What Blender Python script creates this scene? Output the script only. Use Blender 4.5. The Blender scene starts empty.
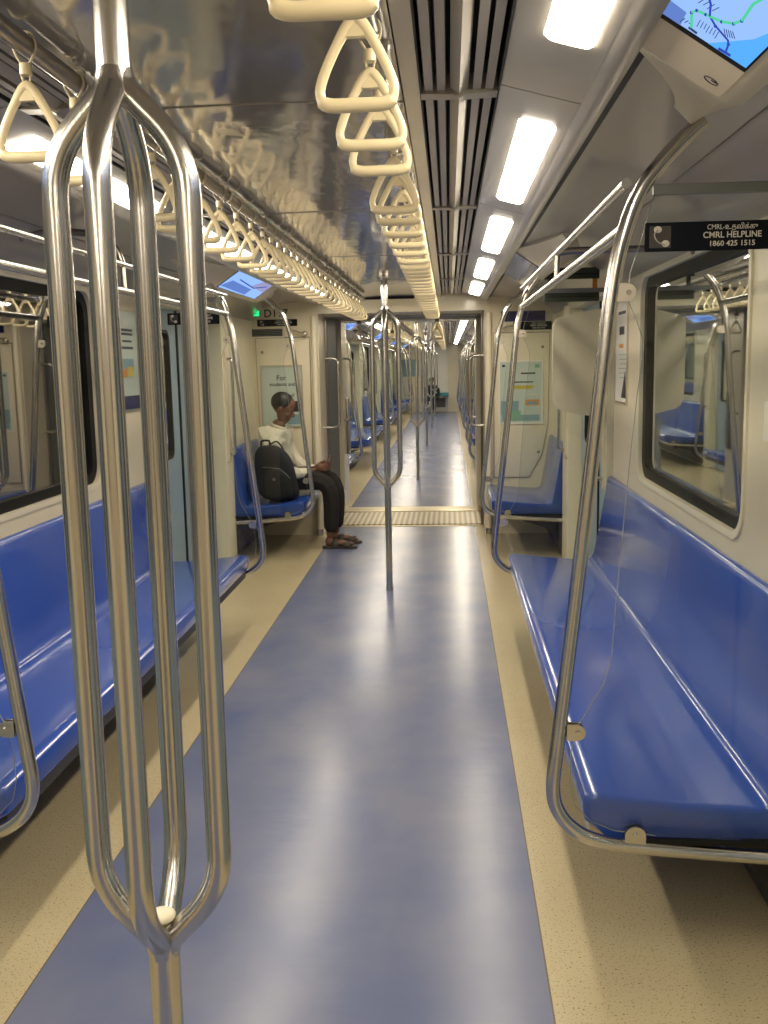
import bpy, bmesh, math, random
from mathutils import Vector, Matrix
random.seed(7)
sc = bpy.context.scene
COL = sc.collection
PI = math.pi

# ------------------------------------------------------------------ camera, world, exposure
cam_d = bpy.data.cameras.new('camera'); cam = bpy.data.objects.new('camera', cam_d); COL.objects.link(cam)
cam_d.sensor_fit = 'VERTICAL'; cam_d.sensor_height = 24.0; cam_d.lens = 983.1 / 1024 * 24.0
cam_d.clip_start = 0.05; cam_d.clip_end = 200
AX = [(0.9977179680226211, 0.06473054501182039, -0.01920450018314601),
      (0.009311264826068323, 0.14980456588783322, 0.9886717819309382),
      (0.06687418509522626, -0.9865944194964973, 0.14885998383117907)]
cam.matrix_world = Matrix(((AX[0][0], AX[1][0], AX[2][0], 0.40727631),
                           (AX[0][1], AX[1][1], AX[2][1], 0.0),
                           (AX[0][2], AX[1][2], AX[2][2], 1.5), (0, 0, 0, 1)))
sc.camera = cam
w = bpy.data.worlds.new('tunnel_dark'); sc.world = w; w.use_nodes = True
w.node_tree.nodes['Background'].inputs[0].default_value = (0.05, 0.05, 0.055, 1)
w.node_tree.nodes['Background'].inputs[1].default_value = 0.12
sc.view_settings.view_transform = 'Standard'; sc.view_settings.look = 'None'
sc.view_settings.gamma = 1.0; sc.view_settings.use_curve_mapping = False
sc.view_settings.exposure = 1.25
LIGHT_COL = (1.0, 0.885, 0.70); LIGHT_POWER = 14.0
sc.cycles.max_bounces = 10; sc.cycles.transparent_max_bounces = 24
sc.cycles.sample_clamp_indirect = 4.0

# ------------------------------------------------------------------ materials
def mat(name, col, rough=0.5, metal=0.0, coat=0.0, spec=0.5, aniso=0.0):
    m = bpy.data.materials.new(name); m.use_nodes = True
    b = m.node_tree.nodes['Principled BSDF']
    b.inputs['Base Color'].default_value = (*col, 1); b.inputs['Roughness'].default_value = rough
    b.inputs['Metallic'].default_value = metal; b.inputs['Coat Weight'].default_value = coat
    b.inputs['Coat Roughness'].default_value = 0.08; b.inputs['Specular IOR Level'].default_value = spec
    return m
def N(m, t, **k):
    n = m.node_tree.nodes.new(t)
    for a, v in k.items(): setattr(n, a, v)
    return n
def L(m, a, b): m.node_tree.links.new(a, b)
def bsdf(m): return m.node_tree.nodes['Principled BSDF']
def noise_col(m, c1, c2, scale=(8, 8, 8), detail=4, lo=0.35, hi=0.65):
    geo = N(m, 'ShaderNodeNewGeometry'); mp = N(m, 'ShaderNodeMapping'); mp.inputs['Scale'].default_value = scale
    no = N(m, 'ShaderNodeTexNoise'); no.inputs['Scale'].default_value = 1.0; no.inputs['Detail'].default_value = detail
    r = N(m, 'ShaderNodeValToRGB'); r.color_ramp.elements[0].position = lo; r.color_ramp.elements[1].position = hi
    r.color_ramp.elements[0].color = (*c1, 1); r.color_ramp.elements[1].color = (*c2, 1)
    L(m, geo.outputs['Position'], mp.inputs[0]); L(m, mp.outputs[0], no.inputs['Vector']); L(m, no.outputs[0], r.inputs[0])
    L(m, r.outputs[0], bsdf(m).inputs['Base Color']); return r, no, mp, geo
def bump(m, scale, strength, dist=0.01, detail=2):
    geo = N(m, 'ShaderNodeNewGeometry'); mp = N(m, 'ShaderNodeMapping'); mp.inputs['Scale'].default_value = scale
    no = N(m, 'ShaderNodeTexNoise'); no.inputs['Scale'].default_value = 1.0; no.inputs['Detail'].default_value = detail
    bp = N(m, 'ShaderNodeBump'); bp.inputs['Strength'].default_value = strength; bp.inputs['Distance'].default_value = dist
    L(m, geo.outputs['Position'], mp.inputs[0]); L(m, mp.outputs[0], no.inputs['Vector']); L(m, no.outputs[0], bp.inputs['Height'])
    L(m, bp.outputs[0], bsdf(m).inputs['Normal'])
M = {}
M['steel'] = mat('brushed_steel', (0.58, 0.56, 0.53), 0.22, 1.0); bump(M['steel'], (330, 330, 2), 0.10, 0.002, 2)
M['steel_dk'] = mat('dark_steel', (0.30, 0.27, 0.24), 0.3, 1.0)
M['alu'] = mat('aluminium', (0.62, 0.57, 0.48), 0.38, 1.0)
M['brass'] = mat('worn_tread_metal', (0.50, 0.43, 0.28), 0.38, 0.9)
M['cream'] = mat('cream_wall', (0.66, 0.58, 0.42), 0.32, 0, 0.25); noise_col(M['cream'], (0.76, 0.685, 0.51), (0.80, 0.72, 0.54), (3, 3, 3))
M['cream_white'] = mat('cream_pillar', (0.82, 0.75, 0.57), 0.35)
M['pad'] = mat('beige_panel', (0.76, 0.67, 0.52), 0.45)
M['grey_panel'] = mat('grey_ceiling_panel', (0.43, 0.395, 0.34), 0.28, 0, 0.4); bump(M['grey_panel'], (1.6, 1.1, 1.6), 0.25, 0.02)
M['gloss'] = mat('glossy_ceiling', (0.43, 0.405, 0.37), 0.08, 0.25, 0.6, 0.8); bump(M['gloss'], (9, 5, 9), 0.30, 0.010, 2)
M['strip'] = mat('ceiling_strip', (0.45, 0.41, 0.34), 0.3, 0.4)
M['blade'] = mat('vent_blade', (0.42, 0.385, 0.34), 0.4, 0.1)
M['vent_band'] = mat('vent_band', (0.36, 0.33, 0.285), 0.4, 0.3)
M['dark'] = mat('dark_void', (0.012, 0.011, 0.010), 0.6)
M['rubber'] = mat('black_rubber', (0.008, 0.008, 0.007), 0.55, spec=0.2)
M['black'] = mat('black_plastic', (0.004, 0.005, 0.010), 0.5, spec=0.15)
M['blue'] = mat('blue_seat', (0.028, 0.088, 0.44), 0.20, 0, 0.5); bump(M['blue'], (6, 2.5, 6), 0.10, 0.01)
M['strap'] = mat('cream_strap_plastic', (0.80, 0.68, 0.43), 0.3, 0, 0.2)
M['cord'] = mat('strap_cord', (0.62, 0.54, 0.38), 0.6)
M['near_black'] = mat('near_black_brown', (0.05, 0.045, 0.04), 0.5)  # near black; under the benches it also paints in shade
M['door'] = mat('door_leaf_grey', (0.26, 0.35, 0.43), 0.35, 0.0)
M['bellows'] = mat('gangway_grey', (0.16, 0.17, 0.165), 0.5)
M['white'] = mat('white_print', (0.80, 0.78, 0.70), 0.5)
M['print_grey'] = mat('grey_print', (0.66, 0.63, 0.55), 0.5)
M['ink'] = mat('dark_ink', (0.03, 0.035, 0.05), 0.5)
M['greenish'] = mat('dark_green_board', (0.035, 0.05, 0.035), 0.3)
M['edge'] = mat('polished_glass_edge', (0.30, 0.31, 0.28), 0.2)
M['navy'] = mat('navy_sign', (0.015, 0.02, 0.10), 0.3)
M['poster'] = mat('poster_paper', (0.52, 0.60, 0.54), 0.3); 
M['poster_teal'] = mat('poster_teal', (0.22, 0.36, 0.40), 0.4)
M['poster_green'] = mat('poster_green', (0.22, 0.42, 0.28), 0.4)
M['poster_yellow'] = mat('poster_yellow', (0.70, 0.58, 0.10), 0.4)
M['poster_orange'] = mat('poster_orange', (0.70, 0.30, 0.06), 0.4)
M['skin'] = mat('brown_skin', (0.16, 0.075, 0.045), 0.5)
M['hair'] = mat('black_hair', (0.012, 0.010, 0.009), 0.5)
M['shirt'] = mat('white_shirt', (0.66, 0.62, 0.50), 0.8); bump(M['shirt'], (30, 30, 12), 0.6, 0.02)
M['trousers'] = mat('dark_trousers', (0.013, 0.010, 0.009), 0.85)
M['bag'] = mat('black_bag_fabric', (0.006, 0.006, 0.007), 0.7)
M['sandal'] = mat('sandal_rubber', (0.06, 0.05, 0.042), 0.7)
M['phone'] = mat('phone_red', (0.22, 0.05, 0.04), 0.3)
M['tealseat'] = mat('teal_cloth', (0.05, 0.28, 0.33), 0.5)

def emit(name, col, s):
    m = bpy.data.materials.new(name); m.use_nodes = True; nt = m.node_tree
    nt.nodes.remove(nt.nodes['Principled BSDF']); e = nt.nodes.new('ShaderNodeEmission')
    e.inputs[0].default_value = (*col, 1); e.inputs[1].default_value = s
    nt.links.new(e.outputs[0], nt.nodes['Material Output'].inputs[0]); return m
M['lamp'] = emit('lamp_lens', LIGHT_COL, LIGHT_POWER)
M['green_led'] = emit('green_led', (0.03, 0.9, 0.25), 0.65)
M['s_blue'] = emit('screen_light_blue', (0.30, 0.50, 0.95), 0.47)
M['s_sky'] = emit('screen_sky_blue', (0.10, 0.42, 0.95), 0.45)
M['s_mid'] = emit('screen_mid_blue', (0.16, 0.28, 0.75), 0.35)
M['s_navy'] = emit('screen_line_blue', (0.05, 0.08, 0.55), 0.35)
M['s_green'] = emit('screen_line_green', (0.10, 0.70, 0.35), 0.40)
M['s_ink'] = emit('screen_text', (0.06, 0.09, 0.22), 0.30)
M['s_lilac'] = emit('screen_lilac', (0.42, 0.42, 0.72), 0.35)

M['s_off'] = mat('screen_off', (0.05, 0.055, 0.07), 0.06, 0, 1.0, 0.9)
def glass(name, tint, k=1.0, rough=0.02):
    m = bpy.data.materials.new(name); m.use_nodes = True; nt = m.node_tree; nt.nodes.remove(nt.nodes['Principled BSDF'])
    t = nt.nodes.new('ShaderNodeBsdfTransparent'); t.inputs[0].default_value = (*tint, 1)
    g = nt.nodes.new('ShaderNodeBsdfGlossy'); g.inputs['Roughness'].default_value = rough
    fr = nt.nodes.new('ShaderNodeFresnel'); fr.inputs[0].default_value = 1.5
    mu = nt.nodes.new('ShaderNodeMath'); mu.operation = 'MULTIPLY'; mu.inputs[1].default_value = k; mu.use_clamp = True
    mx = nt.nodes.new('ShaderNodeMixShader')
    nt.links.new(fr.outputs[0], mu.inputs[0]); nt.links.new(mu.outputs[0], mx.inputs[0])
    nt.links.new(t.outputs[0], mx.inputs[1]); nt.links.new(g.outputs[0], mx.inputs[2])
    nt.links.new(mx.outputs[0], nt.nodes['Material Output'].inputs[0]); return m
M['glass_win'] = glass('dark_window_glass', (0.35, 0.36, 0.35), 4.5)
M['glass_clear'] = glass('clear_screen_glass', (0.95, 0.97, 0.96), 0.55, 0.03)

# floor: blue vinyl aisle between two cream speckled borders, one continuous floor
def floor_material():
    m = mat('train_floor', (0.3, 0.3, 0.4), 0.3, 0, 0.0, 0.5); b = bsdf(m)
    geo = N(m, 'ShaderNodeNewGeometry'); sep = N(m, 'ShaderNodeSeparateXYZ'); L(m, geo.outputs['Position'], sep.inputs[0])
    ab = N(m, 'ShaderNodeMath', operation='ABSOLUTE'); L(m, sep.outputs[0], ab.inputs[0])
    def nz(scale, detail, c1, c2, lo, hi):
        mp = N(m, 'ShaderNodeMapping'); mp.inputs['Scale'].default_value = scale; L(m, geo.outputs['Position'], mp.inputs[0])
        no = N(m, 'ShaderNodeTexNoise'); no.inputs['Scale'].default_value = 1.0; no.inputs['Detail'].default_value = detail
        L(m, mp.outputs[0], no.inputs['Vector']); r = N(m, 'ShaderNodeValToRGB'); L(m, no.outputs[0], r.inputs[0])
        r.color_ramp.elements[0].position = lo; r.color_ramp.elements[1].position = hi
        r.color_ramp.elements[0].color = (*c1, 1); r.color_ramp.elements[1].color = (*c2, 1); return r, no
    rb, nb = nz((2.6, 1.8, 1), 3, (0.110, 0.145, 0.290), (0.205, 0.222, 0.315), 0.25, 0.76)
    rc, nc = nz((2.5, 1.5, 1), 2, (0.54, 0.46, 0.285), (0.58, 0.495, 0.31), 0.35, 0.65)
    rs, ns = nz((170, 170, 1), 2, (0.32, 0.26, 0.16), (1, 1, 1), 0.30, 0.40)
    mulc = N(m, 'ShaderNodeMixRGB', blend_type='MULTIPLY'); mulc.inputs[0].default_value = 1
    L(m, rc.outputs[0], mulc.inputs[1]); L(m, rs.outputs[0], mulc.inputs[2])
    gt = N(m, 'ShaderNodeMath', operation='GREATER_THAN'); gt.inputs[1].default_value = 0.636; L(m, ab.outputs[0], gt.inputs[0])
    mx = N(m, 'ShaderNodeMixRGB'); L(m, gt.outputs[0], mx.inputs[0]); L(m, rb.outputs[0], mx.inputs[1]); L(m, mulc.outputs[0], mx.inputs[2])
    # thin dark seam where the two vinyls meet
    sb = N(m, 'ShaderNodeMath', operation='SUBTRACT'); sb.inputs[1].default_value = 0.6365; L(m, ab.outputs[0], sb.inputs[0])
    a2 = N(m, 'ShaderNodeMath', operation='ABSOLUTE'); L(m, sb.outputs[0], a2.inputs[0])
    lt = N(m, 'ShaderNodeMath', operation='LESS_THAN'); lt.inputs[1].default_value = 0.0022; L(m, a2.outputs[0], lt.inputs[0])
    mx2 = N(m, 'ShaderNodeMixRGB'); L(m, lt.outputs[0], mx2.inputs[0]); L(m, mx.outputs[0], mx2.inputs[1]); mx2.inputs[2].default_value = (0.16, 0.13, 0.10, 1)
    L(m, mx2.outputs[0], b.inputs['Base Color'])
    b.inputs['Roughness'].default_value = 0.25; b.inputs['Specular IOR Level'].default_value = 0.4
    mp = N(m, 'ShaderNodeMapping'); mp.inputs['Scale'].default_value = (6, 16, 1); L(m, geo.outputs['Position'], mp.inputs[0])
    no = N(m, 'ShaderNodeTexNoise'); no.inputs['Scale'].default_value = 1; no.inputs['Detail'].default_value = 3; L(m, mp.outputs[0], no.inputs['Vector'])
    bp = N(m, 'ShaderNodeBump'); bp.inputs['Strength'].default_value = 0.28; bp.inputs['Distance'].default_value = 0.005
    L(m, no.outputs[0], bp.inputs['Height']); L(m, bp.outputs[0], b.inputs['Normal'])
    return m
M['floor'] = floor_material()
# chequer tread bump
def tread(m):
    geo = N(m, 'ShaderNodeNewGeometry'); mp = N(m, 'ShaderNodeMapping'); mp.inputs['Rotation'].default_value = (0, 0, PI / 4); mp.inputs['Scale'].default_value = (1, 1, 1)
    ck = N(m, 'ShaderNodeTexChecker'); ck.inputs['Scale'].default_value = 28; bp = N(m, 'ShaderNodeBump'); bp.inputs['Strength'].default_value = 0.8; bp.inputs['Distance'].default_value = 0.004
    L(m, geo.outputs['Position'], mp.inputs[0]); L(m, mp.outputs[0], ck.inputs[0]); L(m, ck.outputs['Fac'], bp.inputs['Height']); L(m, bp.outputs[0], bsdf(m).inputs['Normal'])
    r = N(m, 'ShaderNodeMixRGB'); L(m, ck.outputs['Fac'], r.inputs[0]); r.inputs[1].default_value = (0.50, 0.42, 0.26, 1); r.inputs[2].default_value = (0.14, 0.115, 0.07, 1)
    L(m, r.outputs[0], bsdf(m).inputs['Base Color'])
M['tread'] = mat('chequer_tread', (0.5, 0.43, 0.28), 0.42, 0.8); tread(M['tread'])

# ------------------------------------------------------------------ geometry helpers (a geo is [verts, faces, smooth flags])
class G:
    def __init__(s): s.v = []; s.f = []; s.sm = []
    def add(s, vs, fs, smooth=False):
        o = len(s.v); s.v += [tuple(v) for v in vs]; s.f += [tuple(i + o for i in f) for f in fs]; s.sm += [smooth] * len(fs); return s
    def box(s, x0, x1, y0, y1, z0, z1):
        x0, x1 = sorted((x0, x1)); y0, y1 = sorted((y0, y1)); z0, z1 = sorted((z0, z1))
        return s.add([(x0, y0, z0), (x1, y0, z0), (x1, y1, z0), (x0, y1, z0), (x0, y0, z1), (x1, y0, z1), (x1, y1, z1), (x0, y1, z1)],
                     [(0, 3, 2, 1), (4, 5, 6, 7), (0, 1, 5, 4), (1, 2, 6, 5), (2, 3, 7, 6), (3, 0, 4, 7)])
    def tube(s, pts, r, seg=12, closed=False, flat=1.0):
        pts = [Vector(p) for p in pts]; n = len(pts); rs = r if isinstance(r, (list, tuple)) else [r] * n
        tang = []
        for i in range(n):
            a = pts[i - 1] if (i > 0 or closed) else pts[0]; b = pts[(i + 1) % n] if (i < n - 1 or closed) else pts[-1]
            tang.append((b - a).normalized())
        t0 = tang[0]; up = Vector((0, 0, 1)) if abs(t0.z) < 0.9 else Vector((0, 1, 0))
        u = t0.cross(up).normalized(); vs = []
        for i in range(n):
            t = tang[i]; u = (u - t * u.dot(t)).normalized(); v = t.cross(u)
            for k in range(seg):
                a = 2 * PI * k / seg; vs.append(pts[i] + (u * math.cos(a) + v * math.sin(a) * flat) * rs[i])
        fs = []
        for i in range(n if closed else n - 1):
            j = (i + 1) % n
            for k in range(seg):
                k2 = (k + 1) % seg; fs.append((i * seg + k, i * seg + k2, j * seg + k2, j * seg + k))
        s.add(vs, fs, True)
        if not closed:
            s.add(vs[:seg], [tuple(range(seg))[::-1]]); s.add(vs[-seg:], [tuple(range(seg))])
        return s
    def prism(s, poly, fn, a, b, smooth=False, caps=True):
        """poly: 2D outline; fn(u,v,w) -> point; extruded from w=a to w=b"""
        n = len(poly); vs = [fn(u, v, a) for u, v in poly] + [fn(u, v, b) for u, v in poly]
        s.add(vs, [(i, (i + 1) % n, n + (i + 1) % n, n + i) for i in range(n)], smooth)
        if caps: s.add(vs[:n], [tuple(range(n))[::-1]]); s.add(vs[n:], [tuple(range(n))])
        return s
    def ball(s, c, rx, ry=None, rz=None, nu=16, nv=10):
        ry = ry or rx; rz = rz or rx; vs = []; fs = []
        for i in range(nv + 1):
            th = PI * i / nv
            for k in range(nu):
                a = 2 * PI * k / nu; vs.append((c[0] + rx * math.sin(th) * math.cos(a), c[1] + ry * math.sin(th) * math.sin(a), c[2] + rz * math.cos(th)))
        for i in range(nv):
            for k in range(nu): k2 = (k + 1) % nu; fs.append((i * nu + k, (i + 1) * nu + k, (i + 1) * nu + k2, i * nu + k2))
        return s.add(vs, fs, True)
    def mirror(s, sx):
        if sx < 0: s.v = [(-x, y, z) for x, y, z in s.v]; s.f = [f[::-1] for f in s.f]
        return s
def wloc(o):
    v = Vector((0, 0, 0))
    while o: v += o.location; o = o.parent
    return v
def obj(name, g, m, parent=None, label=None, base=None, bevel=0, fixn=True):
    me = bpy.data.meshes.new(name)
    off = wloc(parent) if parent else Vector(base or (0, 0, 0))
    me.from_pydata([(x - off.x, y - off.y, z - off.z) for x, y, z in g.v], [], g.f)
    me.polygons.foreach_set('use_smooth', g.sm); me.validate()
    bm = bmesh.new(); bm.from_mesh(me); bmesh.ops.remove_doubles(bm, verts=bm.verts, dist=1e-5)
    if fixn: bmesh.ops.recalc_face_normals(bm, faces=bm.faces)
    if bevel:
        es = [e for e in bm.edges if len(e.link_faces) == 2 and e.calc_face_angle(0) > 0.6]
        bmesh.ops.bevel(bm, geom=es, offset=bevel, segments=2, affect='EDGES', profile=0.7)
        for f in bm.faces: f.smooth = False
    bm.to_mesh(me); bm.free()
    # keep creases crisp where smooth and flat faces meet
    me.materials.append(m if not isinstance(m, str) else M[m])
    try: me.set_sharp_from_angle(angle=math.radians(38))
    except Exception: pass
    o = bpy.data.objects.new(name, me); COL.objects.link(o)
    if parent: o.parent = parent
    else: o.location = off
    if label: o['label'] = label
    return o
def thing(name, label, cat, loc, group=None):
    o = bpy.data.objects.new(name, None); COL.objects.link(o); o.location = loc; o.empty_display_size = 0.05
    o['label'] = label; o['category'] = cat
    if group: o['group'] = group
    return o
def tag(o, label, cat, group=None):
    o['label'] = label; o['category'] = cat
    if group: o['group'] = group
    return o
def struct(name, g, m, **k):
    o = obj(name, g, m, **k)
    if not o.parent: o['kind'] = 'structure'
    return o
def dup(root, off, label=None, group=None, struct_name=None):
    def cp(o, par):
        c = o.copy(); COL.objects.link(c)
        if par: c.parent = par
        for ch in list(o.children): cp(ch, c)
        return c
    r = cp(root, None); r.location = root.location + Vector(off)
    if label: r['label'] = label
    if group: r['group'] = group
    return r
def rpath(pts, rad, n=6):
    """polyline with rounded inner corners"""
    pts = [Vector(p) for p in pts]; out = [pts[0]]
    for i in range(1, len(pts) - 1):
        a, b, c = pts[i - 1], pts[i], pts[i + 1]; d1 = (a - b); d2 = (c - b)
        rr = rad[i] if isinstance(rad, (list, tuple)) else rad
        l = min(rr, d1.length * 0.49, d2.length * 0.49); p1 = b + d1.normalized() * l; p2 = b + d2.normalized() * l
        for k in range(n + 1):
            t = k / n; out.append((p1.lerp(b, t)).lerp(b.lerp(p2, t), t))
    out.append(pts[-1]); return out
def rrect(u0, u1, v0, v1, r, n=6):
    out = []
    for cu, cv, a0 in ((u1 - r, v1 - r, 0), (u0 + r, v1 - r, 90), (u0 + r, v0 + r, 180), (u1 - r, v0 + r, 270)):
        for k in range(n + 1):
            a = math.radians(a0 + 90 * k / n); out.append((cu + r * math.cos(a), cv + r * math.sin(a)))
    return out
def catmull(pts, n=6, closed=False):
    P = [Vector(p) for p in pts]; m = len(P); out = []
    rng = range(m) if closed else range(m - 1)
    for i in rng:
        p0 = P[(i - 1) % m] if (i > 0 or closed) else P[0]; p1 = P[i]; p2 = P[(i + 1) % m]; p3 = P[(i + 2) % m] if (i + 2 < m or closed) else P[-1]
        for k in range(n):
            t = k / n; out.append(0.5 * ((2 * p1) + (p2 - p0) * t + (2 * p0 - 5 * p1 + 4 * p2 - p3) * t * t + (3 * p1 - p0 - 3 * p2 + p3) * t ** 3))
    if not closed: out.append(P[-1])
    return out
def ring_plate(g, outer, inner, fn, a, b):
    """frame between two outlines with the same number of points, from w=a to w=b"""
    n = len(outer)
    vs = [fn(u, v, a) for u, v in outer] + [fn(u, v, a) for u, v in inner] + [fn(u, v, b) for u, v in outer] + [fn(u, v, b) for u, v in inner]
    fs = []
    for i in range(n):
        j = (i + 1) % n
        fs += [(i, j, n + j, n + i), (2 * n + i, 3 * n + i, 3 * n + j, 2 * n + j), (i, 2 * n + i, 2 * n + j, j), (n + i, n + j, 3 * n + j, 3 * n + i)]
    return g.add(vs, fs)
def holed_wall(g, y0, y1, z0, z1, holes, x, thick):
    """flat wall in the plane X=x with rounded holes; the hole edges are extruded outwards by thick"""
    bm = bmesh.new(); es = []
    def loop(pts):
        vs = [bm.verts.new((x, a, b)) for a, b in pts]; return [bm.edges.new((vs[i], vs[(i + 1) % len(vs)])) for i in range(len(vs))]
    es += loop([(y0, z0), (y1, z0), (y1, z1), (y0, z1)])
    for h in holes: es += loop(h)
    bmesh.ops.triangle_fill(bm, use_beauty=True, edges=es, normal=(1, 0, 0))
    bm.verts.ensure_lookup_table(); idx = {v: i for i, v in enumerate(bm.verts)}
    g.add([tuple(v.co) for v in bm.verts], [tuple(idx[v] for v in f.verts) for f in bm.faces]); bm.free()
    for h in holes:
        n = len(h); g.add([(x, a, b) for a, b in h] + [(x + thick, a, b) for a, b in h], [(i, (i + 1) % n, n + (i + 1) % n, n + i) for i in range(n)])
    return g
def text_obj(name, body, size, m, parent, origin, ux, uy, align='CENTER', ext=0.0004, label=None, bold=False, width=None):
    cu = bpy.data.curves.new(name, 'FONT'); cu.body = body; cu.size = size; cu.align_x = align; cu.align_y = 'CENTER'; cu.extrude = ext; cu.resolution_u = 3
    if bold: cu.offset = size * 0.012
    to = bpy.data.objects.new('tmp', cu); COL.objects.link(to)
    bpy.context.view_layer.update(); dg = bpy.context.evaluated_depsgraph_get()
    me = bpy.data.meshes.new_from_object(to.evaluated_get(dg)); bpy.data.objects.remove(to); bpy.data.curves.remove(cu)
    if width:
        xs = [v.co.x for v in me.vertices]; k_ = width / (max(xs) - min(xs))
        for v in me.vertices: v.co.x *= k_
    me.name = name; ux = Vector(ux).normalized(); uy = Vector(uy).normalized(); uz = ux.cross(uy)
    o0 = Vector(origin) - (wloc(parent) if parent else Vector())
    for v in me.vertices:
        c = v.co.copy(); v.co = o0 + ux * c.x + uy * c.y + uz * c.z
    me.materials.clear(); me.materials.append(M[m]); o = bpy.data.objects.new(name, me); COL.objects.link(o)
    if parent: o.parent = parent
    if label: o['label'] = label
    return o
ORD = ['first', 'second', 'third', 'fourth', 'fifth', 'sixth', 'seventh', 'eighth', 'ninth', 'tenth', 'eleventh', 'twelfth', 'thirteenth', 'fourteenth', 'fifteenth', 'sixteenth',
       'seventeenth', 'eighteenth', 'nineteenth', 'twentieth', 'twenty-first', 'twenty-second', 'twenty-third', 'twenty-fourth', 'twenty-fifth', 'twenty-sixth', 'twenty-seventh', 'twenty-eighth',
       'twenty-ninth', 'thirtieth', 'thirty-first', 'thirty-second', 'thirty-third', 'thirty-fourth', 'thirty-fifth', 'thirty-sixth', 'thirty-seventh', 'thirty-eighth', 'thirty-ninth', 'fortieth']
XZ = lambda y: (lambda u, v, w: (u, y + w, v))
SIDE = {1: 'right', -1: 'left'}

# ------------------------------------------------------------------ layout along the train (metres, Y forward)
YB = -3.2                       # rear of the modelled part
E1 = 8.62; G0 = 9.10; G1 = 10.20; E2 = 10.70; YF = 30.5
D1 = [1.25, 6.48]; D2 = [12.85, 18.05, 23.25, 28.45]
HW = 1.03                       # half the length of a door bay
BENCH1 = [(2.29, 5.43)]; BENCH2 = [(13.88, 17.02), (19.08, 22.22), (24.28, 27.42)]
WX = 1.30

# ------------------------------------------------------------------ floor and gangway
g = G().box(-1.45, 1.45, YB, G0 - 0.08, -0.05, 0); struct('floor', g, 'floor')
g = G().box(-1.45, 1.45, G1, YF, -0.05, 0); struct('floor', g, 'floor')
g = G().box(-0.74, 0.74, G0 - 0.08, G0 - 0.01, -0.03, 0.004); struct('trim_1', g, 'brass', bevel=0.002)
g = G().box(-0.74, 0.74, G0 + 0.0, G0 + 0.78, -0.03, 0.010); struct('trim_2', g, 'tread')
g = G().box(-0.74, 0.74, G0 + 0.78, G1, -0.03, 0.016); struct('trim_3', g, 'brass', bevel=0.002)
g = G().box(-0.74, 0.74, G0 - 0.01, G0, -0.03, -0.004); struct('trim_4', g, 'dark')
for s in (1, -1):
    g = G()
    for k in range(11):       # bellows folds of the gangway side
        y = G0 + 0.1 * k; g.box(0.735, 0.78, y, y + 0.085, 0.0, 1.98)
    g.box(0.78, 0.82, G0, G1, 0, 1.98); g.mirror(s); struct('wall_' + SIDE[s] + '_gangway', g, 'bellows')
g = G().box(-0.8, 0.8, G0, G1, 1.95, 2.05); struct('ceiling_gangway', g, 'bellows')

# ------------------------------------------------------------------ side walls with windows and doors
def fnX(s): return lambda u, v, w_: (s * w_, u, v)
WIN_Z = (0.955, 1.865)
win_n = [0]; door_n = [0]
def wall_piece(y0, y1, s, wins):
    g = G(); holes = [rrect(a, b, WIN_Z[0], WIN_Z[1], 0.10) for a, b in wins]
    holed_wall(g, y0, y1, 0, 1.90, holes, WX, 0.05); g.mirror(s)
    return struct('wall_' + SIDE[s], g, 'cream', fixn=False)
def window(y0, y1, s):
    win_n[0] += 1
    root = bpy.data.objects.new('window_%d' % win_n[0], None); COL.objects.link(root); root.location = (s * 1.33, (y0 + y1) / 2, WIN_Z[0]); root['kind'] = 'structure'
    g = G(); o = rrect(y0 - 0.022, y1 + 0.022, WIN_Z[0] - 0.022, WIN_Z[1] + 0.022, 0.12); i = rrect(y0 + 0.002, y1 - 0.002, WIN_Z[0] + 0.002, WIN_Z[1] - 0.002, 0.098)
    ring_plate(g, o, i, lambda u, v, w_: (w_, u, v), WX - 0.008, WX + 0.02); g.mirror(s); obj('window_surround', g, 'cream_white', root)
    g = G(); o = rrect(y0, y1, *WIN_Z, 0.10); i = rrect(y0 + 0.060, y1 - 0.060, WIN_Z[0] + 0.045, WIN_Z[1] - 0.045, 0.06)
    ring_plate(g, o, i, lambda u, v, w_: (w_, u, v), WX + 0.012, WX + 0.045); g.mirror(s); obj('rubber_gasket', g, 'rubber', root)
    g = G(); g.prism(rrect(y0 + 0.03, y1 - 0.03, WIN_Z[0] + 0.03, WIN_Z[1] - 0.03, 0.08), lambda u, v, w_: (w_, u, v), WX + 0.030, WX + 0.036); g.mirror(s); obj('glass_pane', g, 'glass_win', root)
    return root
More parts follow.
